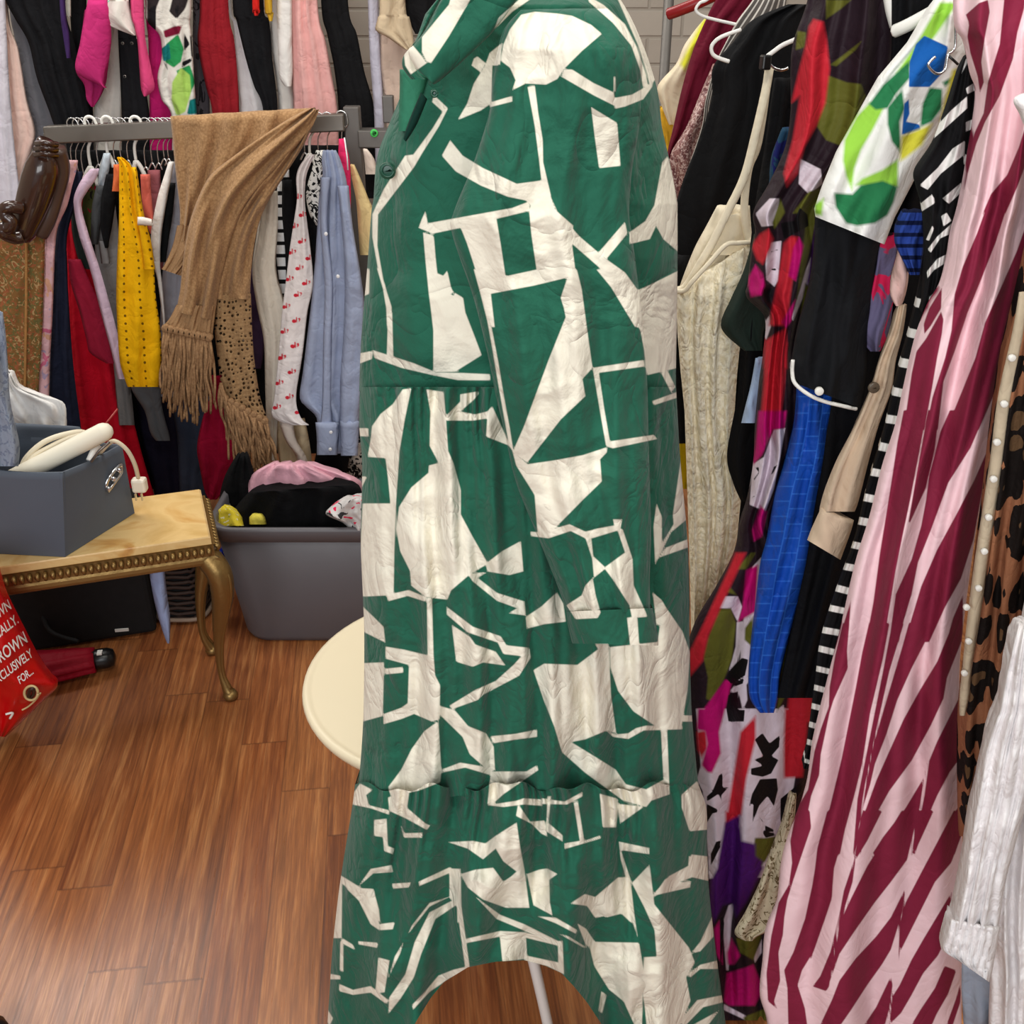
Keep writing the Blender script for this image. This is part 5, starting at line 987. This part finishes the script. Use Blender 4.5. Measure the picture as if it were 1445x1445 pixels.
o = R('blouse', 'pale rose satin sleeve hanging under the royal blue fan blouse', 'blouse', (226,188,180), 1.03, [(350,1268,1282),(390,1258,1282),(415,1256,1278),(432,1264,1272)], nf=1)
ck = crop(917, 0, .36540)
KB = [('k_lime', [ck(p) for p in [[(1120,10),(1190,10),(1105,135),(1012,255),(950,285),(1040,150)],[(850,395),(905,415),(862,500),(815,580),(790,650),(780,735),(758,680),(746,620),(752,540),(798,450)],[(636,790),(672,765),(664,832),(636,828)],[(958,615),(900,655),(820,690),(795,715),(900,730),(958,722)]]], (150,206,72), 2.5),
      ('k_green', [ck(p) for p in [[(1002,235),(1006,300),(950,365),(920,418),(872,424),(846,402),(900,328)],[(918,415),(975,343),(985,420),(965,470),(970,592),(935,547),(918,480)],[(1080,338),(1130,343),(1127,420),(1090,470),(1043,492),(1053,400)],[(1130,318),(1190,285),(1185,300),(1140,335)],[(712,745),(782,750),(815,715),(900,698),(957,722),(942,780),(917,832),(870,862),(800,872),(758,862),(718,800)]]], (40,118,74), 2.2),
      ('k_blue', [ck(p) for p in [[(1028,170),(1060,138),(1152,180),(1132,280),(1080,336),(1000,336),(1003,240)],[(983,400),(1000,383),(1003,440),(990,470),(1040,480),(1047,502),(973,522)]]], (22,92,172), 1.0),
      ('k_yellow', [ck(p) for p in [[(973,526),(1092,478),(1052,560),(985,612),(965,622)],[(1170,270),(1200,262),(1150,420),(1120,470),(1140,380)]]], (222,218,70), 3.0)]
R('kaftan', 'white kaftan printed with green, blue and lime leaf shapes', 'kaftan', (236,236,232), 1.055,
  [(1322,-6,1356,0),(1282,60,1364,74),(1240,110,1350,104),(1206,170,1330,165),(1180,216,1306,222),(1160,264,1286,262),(1149,296,1262,308),(1151,306,1248,345)], nf=1.6, amp=.007, th=.03, step=2.6, prints=[(a, p) for a, p, _, _ in KB], pmat=[(a, c, s) for a, _, c, s in KB], soft=False)
R('blouse', 'grey blouse with cerise flowers between black tunic and kaftan', 'blouse', (106,100,132), 1.09, [(330,1240,1270),(380,1234,1262),(430,1222,1260),(470,1210,1254),(496,1228,1242)], nf=1, pattern=pat_spots([((216,40,90),.50)],26), step=3)
o = R('tunic', 'black tunic edged with white piping and one white button', 'tunic', (22,23,26), 1.085, [(1148,290,1262,330),(1150,325,1244,345),(1142,400,1232,410),(1124,470,1224,480),(1116,520,1222,530),(1121,540,1214,576)], nf=2, amp=.006, th=.03, step=4)
WP = fabric('white_piping', (234,232,226))
MB().tube(smooth_path([A(1119,508,1.07), A(1118,525,1.07), A(1122,541,1.065), A(1140,556,1.055), A(1162,566,1.055), A(1190,573,1.06), A(1208,577,1.07)], 6), .0022, 8).build('piping', WP, o)
MB().disc(A(1156, 552, 1.045), .0048, .005, 16).build('button', PB, o)
def hexes(k, base):
    b = k.n('ShaderNodeTexBrick', i_Vector=nuv(k)); b.inputs['Scale'].default_value = 1.0; b.inputs['Brick Width'].default_value = .032; b.inputs['Row Height'].default_value = .0155; b.inputs['Mortar Size'].default_value = .0013; b.inputs['Mortar Smooth'].default_value = 1.0
    mp = k.n('ShaderNodeMapping', i_Vector=nuv(k)); mp.inputs['Rotation'].default_value = (0, 0, math.pi/2); mp.inputs['Location'].default_value = (.1, .1, 0)
    k.l(mp.outputs[0], b.inputs['Vector']); b.inputs['Brick Width'].default_value = .017; b.inputs['Row Height'].default_value = .020
    b.inputs[1].default_value = base; b.inputs[2].default_value = rgb((22,74,170)); b.inputs[3].default_value = rgb((44,100,194)); return b.outputs[0]
R('dress', 'royal blue stretch dress with a raised scale texture', 'dress', (20,66,160), 1.12, [(545,1124,1180),(600,1120,1172),(650,1108,1166),(700,1094,1156),(760,1082,1146),(800,1072,1140),(850,1066,1128),(900,1060,1114),(950,1056,1102),(985,1058,1098),(1006,1072,1092)], nf=2, amp=.008, th=.03, pattern=hexes, rough=.45)
R('dress', 'long black dress between blue scale dress and striped black dress', 'dress', (15,15,18), 1.115, [(-60,1256,1334),(60,1258,1334),(160,1250,1332),(250,1236,1326),(330,1200,1312),(420,1190,1306),(500,1170,1296),(570,1158,1282),(650,1152,1262),(740,1142,1236),(800,1132,1216),(860,1122,1196),(920,1110,1180),(985,1096,1164)], nf=2, amp=.008)  # outline extended up and to the right to fill dark gaps between garments
c9, c10, c11, c12, c13 = crop(880,0,.20761), crop(960,280,.16609), crop(960,780,.16609), crop(960,1000,.16609), crop(920,1145,.20761)
FL = [('f_white', [[(982,1000),(1138,1000),(1120,1110),(1092,1238),(1002,1240)],[(1052,840),(1062,800),(1080,780),(1080,900),(1058,960),(1040,985)],[(1062,655),(1078,645),(1092,606),(1108,604),(1100,650),(1092,690),(1080,722),(1058,712)]]+[c9([(1200,1080),(1340,1150),(1352,1250),(1262,1322),(1190,1250)])]+[c10(p) for p in [[(640,130),(760,0),(840,0),(850,120),(790,230),(690,240)],[(740,380),(860,360),(830,700),(800,750),(730,690),(725,560)],[(690,1090),(760,990),(770,1090),(730,1200),(695,1180)],[(1060,620),(1110,500),(1090,720),(960,1040),(945,1020)],[(930,1400),(1010,1250),(980,1445),(930,1445)]]]+[c11(p) for p in [[(330,470),(380,370),(490,370),(525,460),(490,590),(430,480)],[(480,590),(545,580),(540,760),(480,930),(410,1010),(470,800)],[(420,1180),(480,1100),(560,1090),(570,1250),(530,1340),(500,1200)],[(660,1400),(700,1350),(720,1445),(650,1445)],[(780,1360),(880,1290),(880,1445),(790,1445)]]]+[c12(p) for p in [[(380,200),(430,120),(500,100),(500,400),(430,640),(370,680),(370,520),(300,600),(250,730),(200,720),(140,600),(170,500),(260,540),(340,360),(320,300)],[(660,60),(720,40),(770,240),(740,320),(640,250)],[(790,60),(880,0),(860,200),(780,260)],[(570,580),(670,580),(600,800),(560,900),(540,720)],[(640,830),(720,760),(720,960),(690,1080),(610,1150),(500,1120),(530,920)],[(720,800),(800,870),(815,1040),(760,1060),(720,1000)],[(280,900),(370,760),(380,900),(340,1250),(300,1445),(245,1445),(230,1080)],[(860,600),(930,590),(900,700),(850,750)]]]+[c13(p) for p in [[(380,160),(420,40),(490,0),(480,300),(430,470),(385,430)],[(600,20),(740,0),(750,130),(690,220),(610,190)],[(490,1310),(640,1390),(640,1420),(490,1350)],[(690,990),(745,870),(745,960),(700,1030)],[(480,760),(520,640),(560,620),(540,760),(520,1080),(505,1080)]]], (214,200,212), 1.0),
  ('f_olive', [c9([(1330,1290),(1230,1450),(1150,1450),(1260,1300)]), c9([(1180,210),(1240,220),(1230,320),(1170,340)])]+[c7(p) for p in [[(80,500),(240,560),(340,572),(372,660),(290,830),(200,990),(100,952),(38,860),(60,700)],[(100,0),(270,0),(200,60),(100,130)],[(130,440),(340,280),(300,340),(170,450)],[(20,1290),(60,1280),(90,1400),(20,1450),(-60,1450)]]]+[c10(p) for p in [[(1050,0),(1170,0),(1140,240),(1060,620),(990,860),(1030,500),(1060,260)],[(1060,720),(1130,760),(1090,900),(1020,980)],[(780,210),(850,0),(890,120),(800,260)]]]+[c11(p) for p in [[(330,480),(430,470),(472,600),(440,900),(370,1080),(260,1260),(220,1240),(235,1060),(195,880),(230,740)],[(470,140),(600,0),(640,0),(560,140)],[(380,330),(430,300),(480,360)],[(880,800),(980,780),(900,1200),(820,1360),(850,1050)],[(550,640),(620,540),(610,800),(545,740)]]]+[c12(p) for p in [[(620,1250),(700,1100),(840,1080),(720,1300),(650,1340)]]]+[c13(p) for p in [[(700,180),(850,180),(740,380),(680,330)],[(570,860),(680,880),(750,780),(740,870),(690,1010),(600,960)],[(620,1400),(770,1340),(780,1450),(640,1450)]]], (92,92,34), 1.5),
  ('f_red', [[(1080,488),(1111,484),(1107,540),(1102,592),(1073,592),(1078,540)], c9([(1260,180),(1290,130),(1360,150),(1382,280),(1402,470),(1372,700),(1312,850),(1230,1000),(1180,1180),(1110,1272),(1088,1180),(1150,950),(1200,650),(1140,700),(1200,450),(1240,300)]), c9([(1460,1080),(1390,1180),(1360,1290),(1400,1340),(1460,1250)])]+[c10(p) for p in [[(680,300),(750,260),(790,340),(770,420),(700,560),(650,520),(605,400)],[(880,380),(940,320),(1000,330),(900,1080),(750,1080),(830,700)],[(720,1210),(900,1100),(910,1445),(710,1445)]]]+[c11(p) for p in [[(420,120),(470,0),(560,0),(420,300),(240,700),(190,920),(75,1060),(80,840),(200,600)],[(1000,800),(1110,690),(1120,1445),(900,1445),(940,1000)]]]+[c12(p) for p in [[(140,200),(220,180),(230,340),(180,420),(150,350)],[(890,0),(1090,0),(1060,400),(1040,580),(880,590),(880,300)],[(510,200),(640,60),(640,260),(560,600),(520,900),(390,960),(430,700)],[(700,400),(750,380),(760,520),(730,540)]]]+[c13([(500,0),(600,0),(580,80),(500,110)])], (190,36,50), 2.5),
  ('f_magenta', [c10(p) for p in [[(570,690),(640,560),(700,640),(720,740),(690,820),(600,840)],[(920,660),(960,420),(1010,330),(1050,400),(980,700)],[(860,1050),(980,860),(940,1040),(900,1100)]]]+[c11(p) for p in [[(560,150),(660,100),(640,500),(490,590),(530,460)],[(150,1400),(220,1300),(380,1080),(440,1090),(350,1450),(140,1450)]]]+[crop(920,580,.22145)([(680,0),(860,0),(840,110),(770,120),(700,280),(640,350),(660,230)]), crop(920,580,.22145)([(640,760),(690,600),(730,640),(700,800),(650,830)])]+[c12(p) for p in [[(150,0),(380,0),(330,200),(345,380),(270,545),(230,540),(180,480),(230,300),(210,190),(140,180)]]]+[c13(p) for p in [[(420,800),(460,740),(480,1040),(430,960)],[(510,960),(540,860),(600,980),(560,1040),(515,1040)],[(510,1100),(640,1060),(690,1040),(740,1160),(750,1230),(700,1320),(520,1320),(490,1290)]]], (186,14,108), 2.0),
  ('f_purple', [c10([(1150,230),(1280,260),(1200,520),(1110,720),(1070,740),(1120,480)])]+[c12(p) for p in [[(380,970),(510,900),(500,1130),(640,1150),(640,1250),(700,1300),(660,1450),(300,1450),(330,1250)]]]+[c13(p) for p in [[(490,120),(600,100),(610,200),(700,220),(690,320),(760,380),(640,620),(570,720),(540,620),(480,640),(420,760),(390,640),(400,470),(480,320)]]], (74,22,104), 2.5),
  ('f_black', [c10(p) for p in [[(840,200),(960,180),(1010,60),(1090,130),(1100,240),(900,350),(870,350)],[(760,440),(830,420),(850,450),(760,470)],[(745,500),(810,510),(800,530),(750,520)],[(755,590),(830,580),(820,625),(770,620)],[(700,760),(800,750),(760,980),(700,1060)]]]+[crop(920,580,.22145)(p) for p in [[(640,350),(690,350),(690,400),(650,460),(640,430),(670,390)],[(640,470),(705,515),(640,565),(615,550),(680,518),(640,485)],[(820,320),(770,350),(740,430),(780,400)],[(830,280),(870,100),(880,110),(840,300)]]]+[c11(p) for p in [[(400,1010),(520,880),(590,900),(560,1050),(430,1130),(380,1070)],[(450,1100),(560,1040),(540,1120),(430,1160)],[(380,1330),(400,1200),(500,1160),(500,1330),(560,1445),(400,1445)]]]+[c12(p) for p in [[(400,0),(560,0),(550,120),(500,110),(430,130)],[(190,500),(210,520),(270,680),(320,560),(370,520),(370,660),(440,650),(360,740),(370,860),(320,740),(230,800),(330,850),(320,890),(280,900),(210,1020),(215,740),(260,700)],[(620,260),(700,190),(760,280),(860,200),(850,330),(790,400),(850,430),(780,560),(730,580),(700,590),(590,570),(590,500),(680,480),(600,430),(690,400)],[(670,590),(830,580),(840,690),(800,860),(740,760),(680,830),(600,1030),(610,820),(560,880),(600,720)],[(300,1120),(360,1160),(270,1340),(245,1340),(250,1260)],[(640,870),(720,960),(700,980),(640,900)],[(700,1020),(800,1050),(840,1080),(720,1110),(690,1060)],[(840,760),(1040,600),(1040,700),(840,1010)]]]+[c13(p) for p in [[(430,200),(490,180),(430,320),(395,360),(390,290)],[(455,720),(490,700),(500,760),(480,1020),(500,1050),(455,1040)],[(760,80),(840,120),(830,150),(760,140)]]], (17,15,18), .7)]
o = R('dress', 'long floral dress in magenta, red, olive and purple with a drawn black pattern', 'dress', (38,25,33), 1.165,
  [(-60,1146,1262),(0,1140,1262),(60,1120,1262),(100,1116,1256),(160,1116,1246),(210,1108,1220),(260,1086,1180),(300,1064,1156),(330,1066,1156),(360,1060,1162),(400,1056,1156),(420,1054,1150),(450,1080,1136),(500,1078,1126),(540,1072,1128),(600,1066,1130),(650,1064,1130),(700,1056,1110),(740,1044,1100),(780,1036,1130),(830,1010,1150),(880,980,1160),(930,966,1160),(980,966,1152),(1040,972,1150),(1100,980,1142),(1160,990,1128),(1210,994,1116),(1270,994,1106),(1330,998,1092),(1380,1004,1090),(1418,1008,1088),(1440,1008,1088)],
  nf=2.2, amp=.010, th=.03, step=2.4, prints=[(a, p) for a, p, _, _ in FL], pmat=[(a, c, (s if a != 'f_black' else (1.2, 2.4))) for a, _, c, s in FL], rough=.6, gather=.1)
R('blouse', 'cream blouse sleeve with a tiny animal print, low beside the maroon striped dress', 'blouse', (206,194,166), 1.06, [(1120,1116,1124),(1165,1104,1120),(1210,1086,1108),(1250,1070,1102),(1290,1050,1096),(1312,1037,1086),(1322,1040,1068),(1328,1052,1062)], nf=1, pattern=pat_spots([((112,96,66),.58)],110,detail=1), step=3)
R('shirt', 'pale blue denim shirt corner left of the floral dress', 'shirt', (162,182,212), 1.20, [(505,1066,1080),(540,1060,1082),(580,1050,1076),(597,1046,1074)], nf=1)
R('blouse', 'teal and navy satin blouse edge left of the red flower', 'blouse', (30,66,92), 1.215, [(180,1104,1120),(215,1090,1118),(240,1086,1112),(262,1084,1110),(296,1068,1090)], nf=1, pattern=pat_spots([((24,30,90),.5),((220,90,60),.68)],30), step=3)
R('jacket', 'dark bottle green jacket sleeve over the cream lace dress', 'jacket', (36,48,42), 1.235, [(330,1064,1090),(380,1050,1092),(420,1032,1090),(452,1018,1084),(470,1022,1078),(495,1050,1076)], nf=1)
R('dress', 'black dress hanging between cream lace dress and floral dress', 'dress', (13,13,15), 1.25, [(110,1092,1130),(200,1080,1120),(300,1064,1100),(430,1050,1090),(500,1044,1086),(560,1040,1080),(640,1026,1074),(680,1034,1068),(708,1046,1062)], nf=2)
# cream lace dress
LC = pat_lace((228,216,186), 70)
o = R('dress', 'cream lace dress with thin straps hanging on a clipped hanger', 'dress', (246,238,216), 1.30,
  [(953,410,1062,342),(955,440,1058,400),(956,470,1046,470),(960,520,1040,530),(966,580,1036,590),(968,640,1040,650),(970,700,1046,700),(972,760,1040,760),(974,830,1024,830),(976,890,1000,890),(977,930,990,930)], nf=4, amp=.009, th=.03, pattern=LC, crumple=.5, cscale=40, soft=False, step=4)
SM = fabric('cream_satin', (238,226,200), rough=.5)
cloth('back_lining', [(290,1012,1058),(320,996,1060),(350,980,1062),(390,964,1060),(420,954,1050)], 1.33, SM, nf=2, amp=.006, parent=o)
MB().tube(smooth_path([A(1086,96,1.30), A(1080,130,1.295), A(1066,190,1.29), A(1050,250,1.285), A(1026,300,1.28), A(1004,345,1.28), A(988,372,1.28), A(968,404,1.285), A(955,410,1.29)], 6), .0052, 8).build('strap', SM, o)
MB().tube(smooth_path([A(1085,98,1.30), A(1070,200,1.31), A(1056,240,1.31), A(1050,300,1.30), A(1056,336,1.30), A(1062,344,1.29)], 6), .005, 8).build('strap', SM, o)
MB().tube(smooth_path([A(953,410,1.275), A(966,410,1.27), A(978,396,1.265), A(1000,372,1.265), A(1024,346,1.265), A(1042,343,1.27), A(1064,342,1.28)], 6), .0030, 8).build('neckline_trim', SM, o)
cloth('bodice_panel', [(300,1020,1050),(330,1004,1056),(360,990,1058)], 1.325, SM, nf=1, amp=.003, parent=o)
R('trousers', 'thin black trousers strip left of the cream lace dress', 'trousers', (14,14,16), 1.36, [(360,940,975),(450,944,976),(540,946,978),(626,950,976)], nf=1)
R('top', 'small mustard yellow top corner between green dress and cream lace dress', 'top', (206,176,20), 1.40, [(600,950,980),(640,954,978),(690,956,972)], nf=1)
R('coat', 'long black coat hanging behind the cream lace dress', 'coat', (20,20,22), 1.42, [(6,1112,1160),(28,1062,1152),(60,1034,1148),(95,1006,1146),(140,1004,1140),(200,985,1130),(260,962,1120),(300,953,1110),(380,950,1100),(500,960,1090),(640,975,1080),(760,1000,1070)], nf=2, amp=.010)
def pin(k, base):
    s = k.n('ShaderNodeSeparateXYZ', i_Vector=nuv(k)); return k.mix(k.math('LESS_THAN', k.math('FRACT', k.math('DIVIDE', s.outputs[0], .010)), .3), base, rgb((206,200,192)))
R('jacket', 'grey pinstriped jacket between burgundy jacket and black coat', 'jacket', (96,90,86), 1.50, [(-20,1070,1110),(0,1062,1110),(30,1040,1100),(60,1024,1060),(90,1010,1030),(140,996,1014),(180,990,1008),(240,970,990),(280,958,972)], nf=1, pattern=pin, step=3)
R('top', 'pink and grey sequinned top below the burgundy jacket', 'top', (160,116,112), 1.53, [(90,1006,1030),(140,985,1010),(180,968,1000),(220,946,992),(260,950,980),(300,955,972)], nf=1, pattern=pat_spots([((216,186,180),.5),((120,74,76),.56)],150,detail=1), step=3, rough=.35)
R('jacket', 'burgundy jacket sleeve hanging behind the pinstriped jacket', 'jacket', (106,22,44), 1.58, [(-60,1050,1110),(0,1010,1090),(28,996,1060),(60,982,1044),(90,972,1030),(130,961,1010),(180,950,986),(205,944,966),(224,942,948)], nf=2, amp=.009)
R('coat', 'cream and yellow coat sleeve at the far end of the right hand rail', 'coat', (238,222,192), 1.64, [(-60,1040,1090),(0,1028,1066),(20,1000,1040),(60,968,990),(90,954,980),(122,928,970),(150,934,960),(176,944,954)], nf=1, prints=[('yell', [[(960,90),(990,30),(1030,-10),(1080,-20),(1000,28),(975,84),(966,100)]])], pmat=[('yell', (222,220,60), 3.0)], step=3)
R('blouse', 'golden yellow blouse edge under the cream coat sleeve', 'blouse', (232,180,50), 1.68, [(150,930,960),(170,932,952),(200,936,946),(215,938,944)], nf=1)
# cardigan and white jacket, nearest the edge
def leo(k, base):
    v = k.n('ShaderNodeTexVoronoi', i_Vector=k.coord()); v.inputs['Scale'].default_value = 21; v.inputs['Randomness'].default_value = .8
    nz = k.n('ShaderNodeTexNoise', i_Vector=k.coord()); nz.inputs['Scale'].default_value = 60
    d = k.math('ADD', v.outputs[0], k.math('MULTIPLY', k.math('SUBTRACT', nz.outputs[0], .5), .22))
    return k.ramp(d, [(0, rgb((104,78,54))), (.20, rgb((28,22,20))), (.50, rgb((158,106,76)))], True)
o = R('cardigan', 'brown leopard knit cardigan with a beige pearl buttoned band, at the right edge', 'cardigan', (150,98,66), 0.875, [(-60,1560,1700),(60,1500,1680),(240,1470,1620),(400,1440,1560),(500,1416,1540),(600,1400,1530),(700,1388,1520),(800,1376,1500),(900,1366,1490),(1000,1354,1480),(1100,1352,1470),(1180,1354,1460)], nf=4, amp=.010, th=.03, pattern=leo, weave=.5)
cloth('button_band', [(412,1438,1452),(470,1428,1446),(560,1408,1428),(640,1398,1418),(720,1386,1406),(800,1374,1394),(880,1364,1382),(940,1358,1372),(980,1354,1368),(1010,1354,1362)], .845, fabric('beige_ribbon', (196,180,154)), nf=1, amp=.001, th=.006, parent=o)
for x, y in ((1407,624),(1402,676),(1395,730),(1389,778),(1381,830),(1364,857),(1367,905),(1428,505),(1417,570),(1361,950)): button(o, x, y, .836, .0032, PB, 'pearl_button')
R('trousers', 'pale grey trousers under the white denim jacket, bottom right corner', 'trousers', (150,158,172), 0.80, [(1330,1358,1460),(1365,1357,1470),(1400,1357,1480),(1450,1360,1490),(1490,1362,1500)], nf=2, wrinkle=.006, ws=16)
WJ = fabric('white_denim', (234,230,230), crumple=.3, cscale=26, rough=.8)
o = R('jacket', 'white denim jacket with a gathered cuff, in the lower right corner', 'jacket', (234,230,230), 0.745, [(820,1446,1560),(890,1434,1550),(940,1420,1540),(1000,1406,1530),(1020,1400,1530),(1060,1388,1520),(1120,1374,1516),(1180,1364,1510),(1240,1356,1506),(1300,1348,1500),(1400,1396,1500),(1490,1400,1500)], mat=WJ, nf=4, amp=.010, th=.03, wrinkle=.008, ws=22, step=3.5) if False else R('jacket', 'white denim jacket with a gathered cuff, in the lower right corner', 'jacket', (234,230,230), 0.755, [(60,1560,1760),(300,1530,1740),(560,1500,1660),(840,1450,1560),(900,1440,1550),(980,1428,1540),(1060,1416,1530),(1140,1404,1520),(1200,1398,1516),(1260,1394,1510),(1320,1394,1506),(1380,1398,1504),(1440,1396,1504),(1490,1396,1504)], mat=WJ, nf=4, amp=.008, th=.02, wrinkle=.008, ws=22, step=3.5)
cloth('sleeve', [(880,1436,1470),(940,1421,1470),(1000,1409,1468),(1018,1402,1466),(1060,1388,1462),(1120,1375,1452),(1180,1364,1436),(1240,1355,1420),(1290,1344,1412),(1312,1340,1408)], .715, WJ, nf=4, amp=.007, th=.025, parent=o, wrinkle=.008, ws=24, step=3.5)
cloth("cuff", [(1337,1294,1412,1308),(1328,1330,1404,1350),(1331,1342,1400,1372),(1350,1354,1396,1386)], .712, WJ, nf=8, amp=.004, th=.026, parent=o, step=3)
cloth('collar', [(128,1470,1500),(135,1436,1500),(144,1430,1496),(160,1438,1490),(178,1446,1480)], .80, WJ, nf=1, amp=.002, th=.01, parent=o)
# hangers of the right hand row
WIRE = plain('white_wire', (232, 230, 226), .35)
def wire(label, pts, r=.0020, m=WIRE, name='coat_hanger', extra=None):
    t = thing(name, label, 'hanger', A(*pts[0]), 'hangers on the right hand rail')
    MB().tube(smooth_path([A(*p) for p in pts], 6), r, 8).build('frame', m, t)
    return t
wire('white wire hanger over the burgundy jacket at the far end of the right hand row', [(1046,36,1.50),(1010,28,1.50),(990,22,1.50),(982,14,1.50),(988,4,1.50),(1000,-2,1.50),(1030,-30,1.50)])
wire('white wire hanger end turned towards us over the pinstriped jacket', [(1045,42,1.40),(1018,52,1.39),(1006,62,1.39),(1004,72,1.39),(1010,80,1.39),(1029,87,1.39)], .0024)
t = wire('white wire hanger with a black clip holding the cream lace dress', [(1122,56,1.29),(1104,64,1.29),(1090,74,1.29),(1082,80,1.29)], .0026)
MB().box(A(1080, 88, 1.285), (.011, .012, .016), .2).build('clip', BLKP, t, False, .002)
MB().tube(smooth_path([A(1084,88,1.285), A(1092,96,1.285), A(1102,99,1.285), A(1112,96,1.285)], 5), .0018, 6).build('bar', CHROME, t)
t = wire('white plastic hanger above the leaf kaftan', [(1262,44,1.10),(1280,36,1.09),(1310,20,1.08),(1335,6,1.08)], .0062, PLASTW)
t = wire('white plastic hanger bar end beside the floral dress top', [(1254,-10,1.12),(1258,14,1.12),(1264,36,1.12)], .006, PLASTW)
t = wire('thin silver wire hanger crossing the blue part of the leaf kaftan', [(1348,24,1.0),(1348,66,1.0),(1338,78,1.0),(1334,98,1.0),(1322,104,1.0),(1310,92,1.0),(1320,80,1.0)], .0012, CHROME)
MB().tube([A(1338, 78, 1.0), A(1352, 91, 1.0)], .0012, 6).build('arm', BLKP, t)
t = wire('red tubular hanger end beside the brick wall, far right', [(943,20,1.75),(960,14,1.74),(985,4,1.73),(1020,-12,1.72)], .0085, plain('red_hanger', (140,20,26), .3))
# shoe tip in the lower left corner
sh = MB()
q = Az(-14, 1462, 0.03)
rings = []
for i in range(9):
    f_ = i/8; r_ = .05*math.sqrt(max(.02, 1-(f_*1.0)**2.4)); rings.append([(q.x+r_*math.cos(a), q.y-.10+.135*f_, max(0.0, .03+r_*.75*math.sin(a)*(1-.3*f_))) for a in np.linspace(0, 2*math.pi, 20, endpoint=False)])
sh.loft(rings); o = sh.build('shoe', plain('black_shoe_leather', (12, 12, 13), .35)); tag(o, 'toe of a black shoe at the bottom left corner', 'shoe')
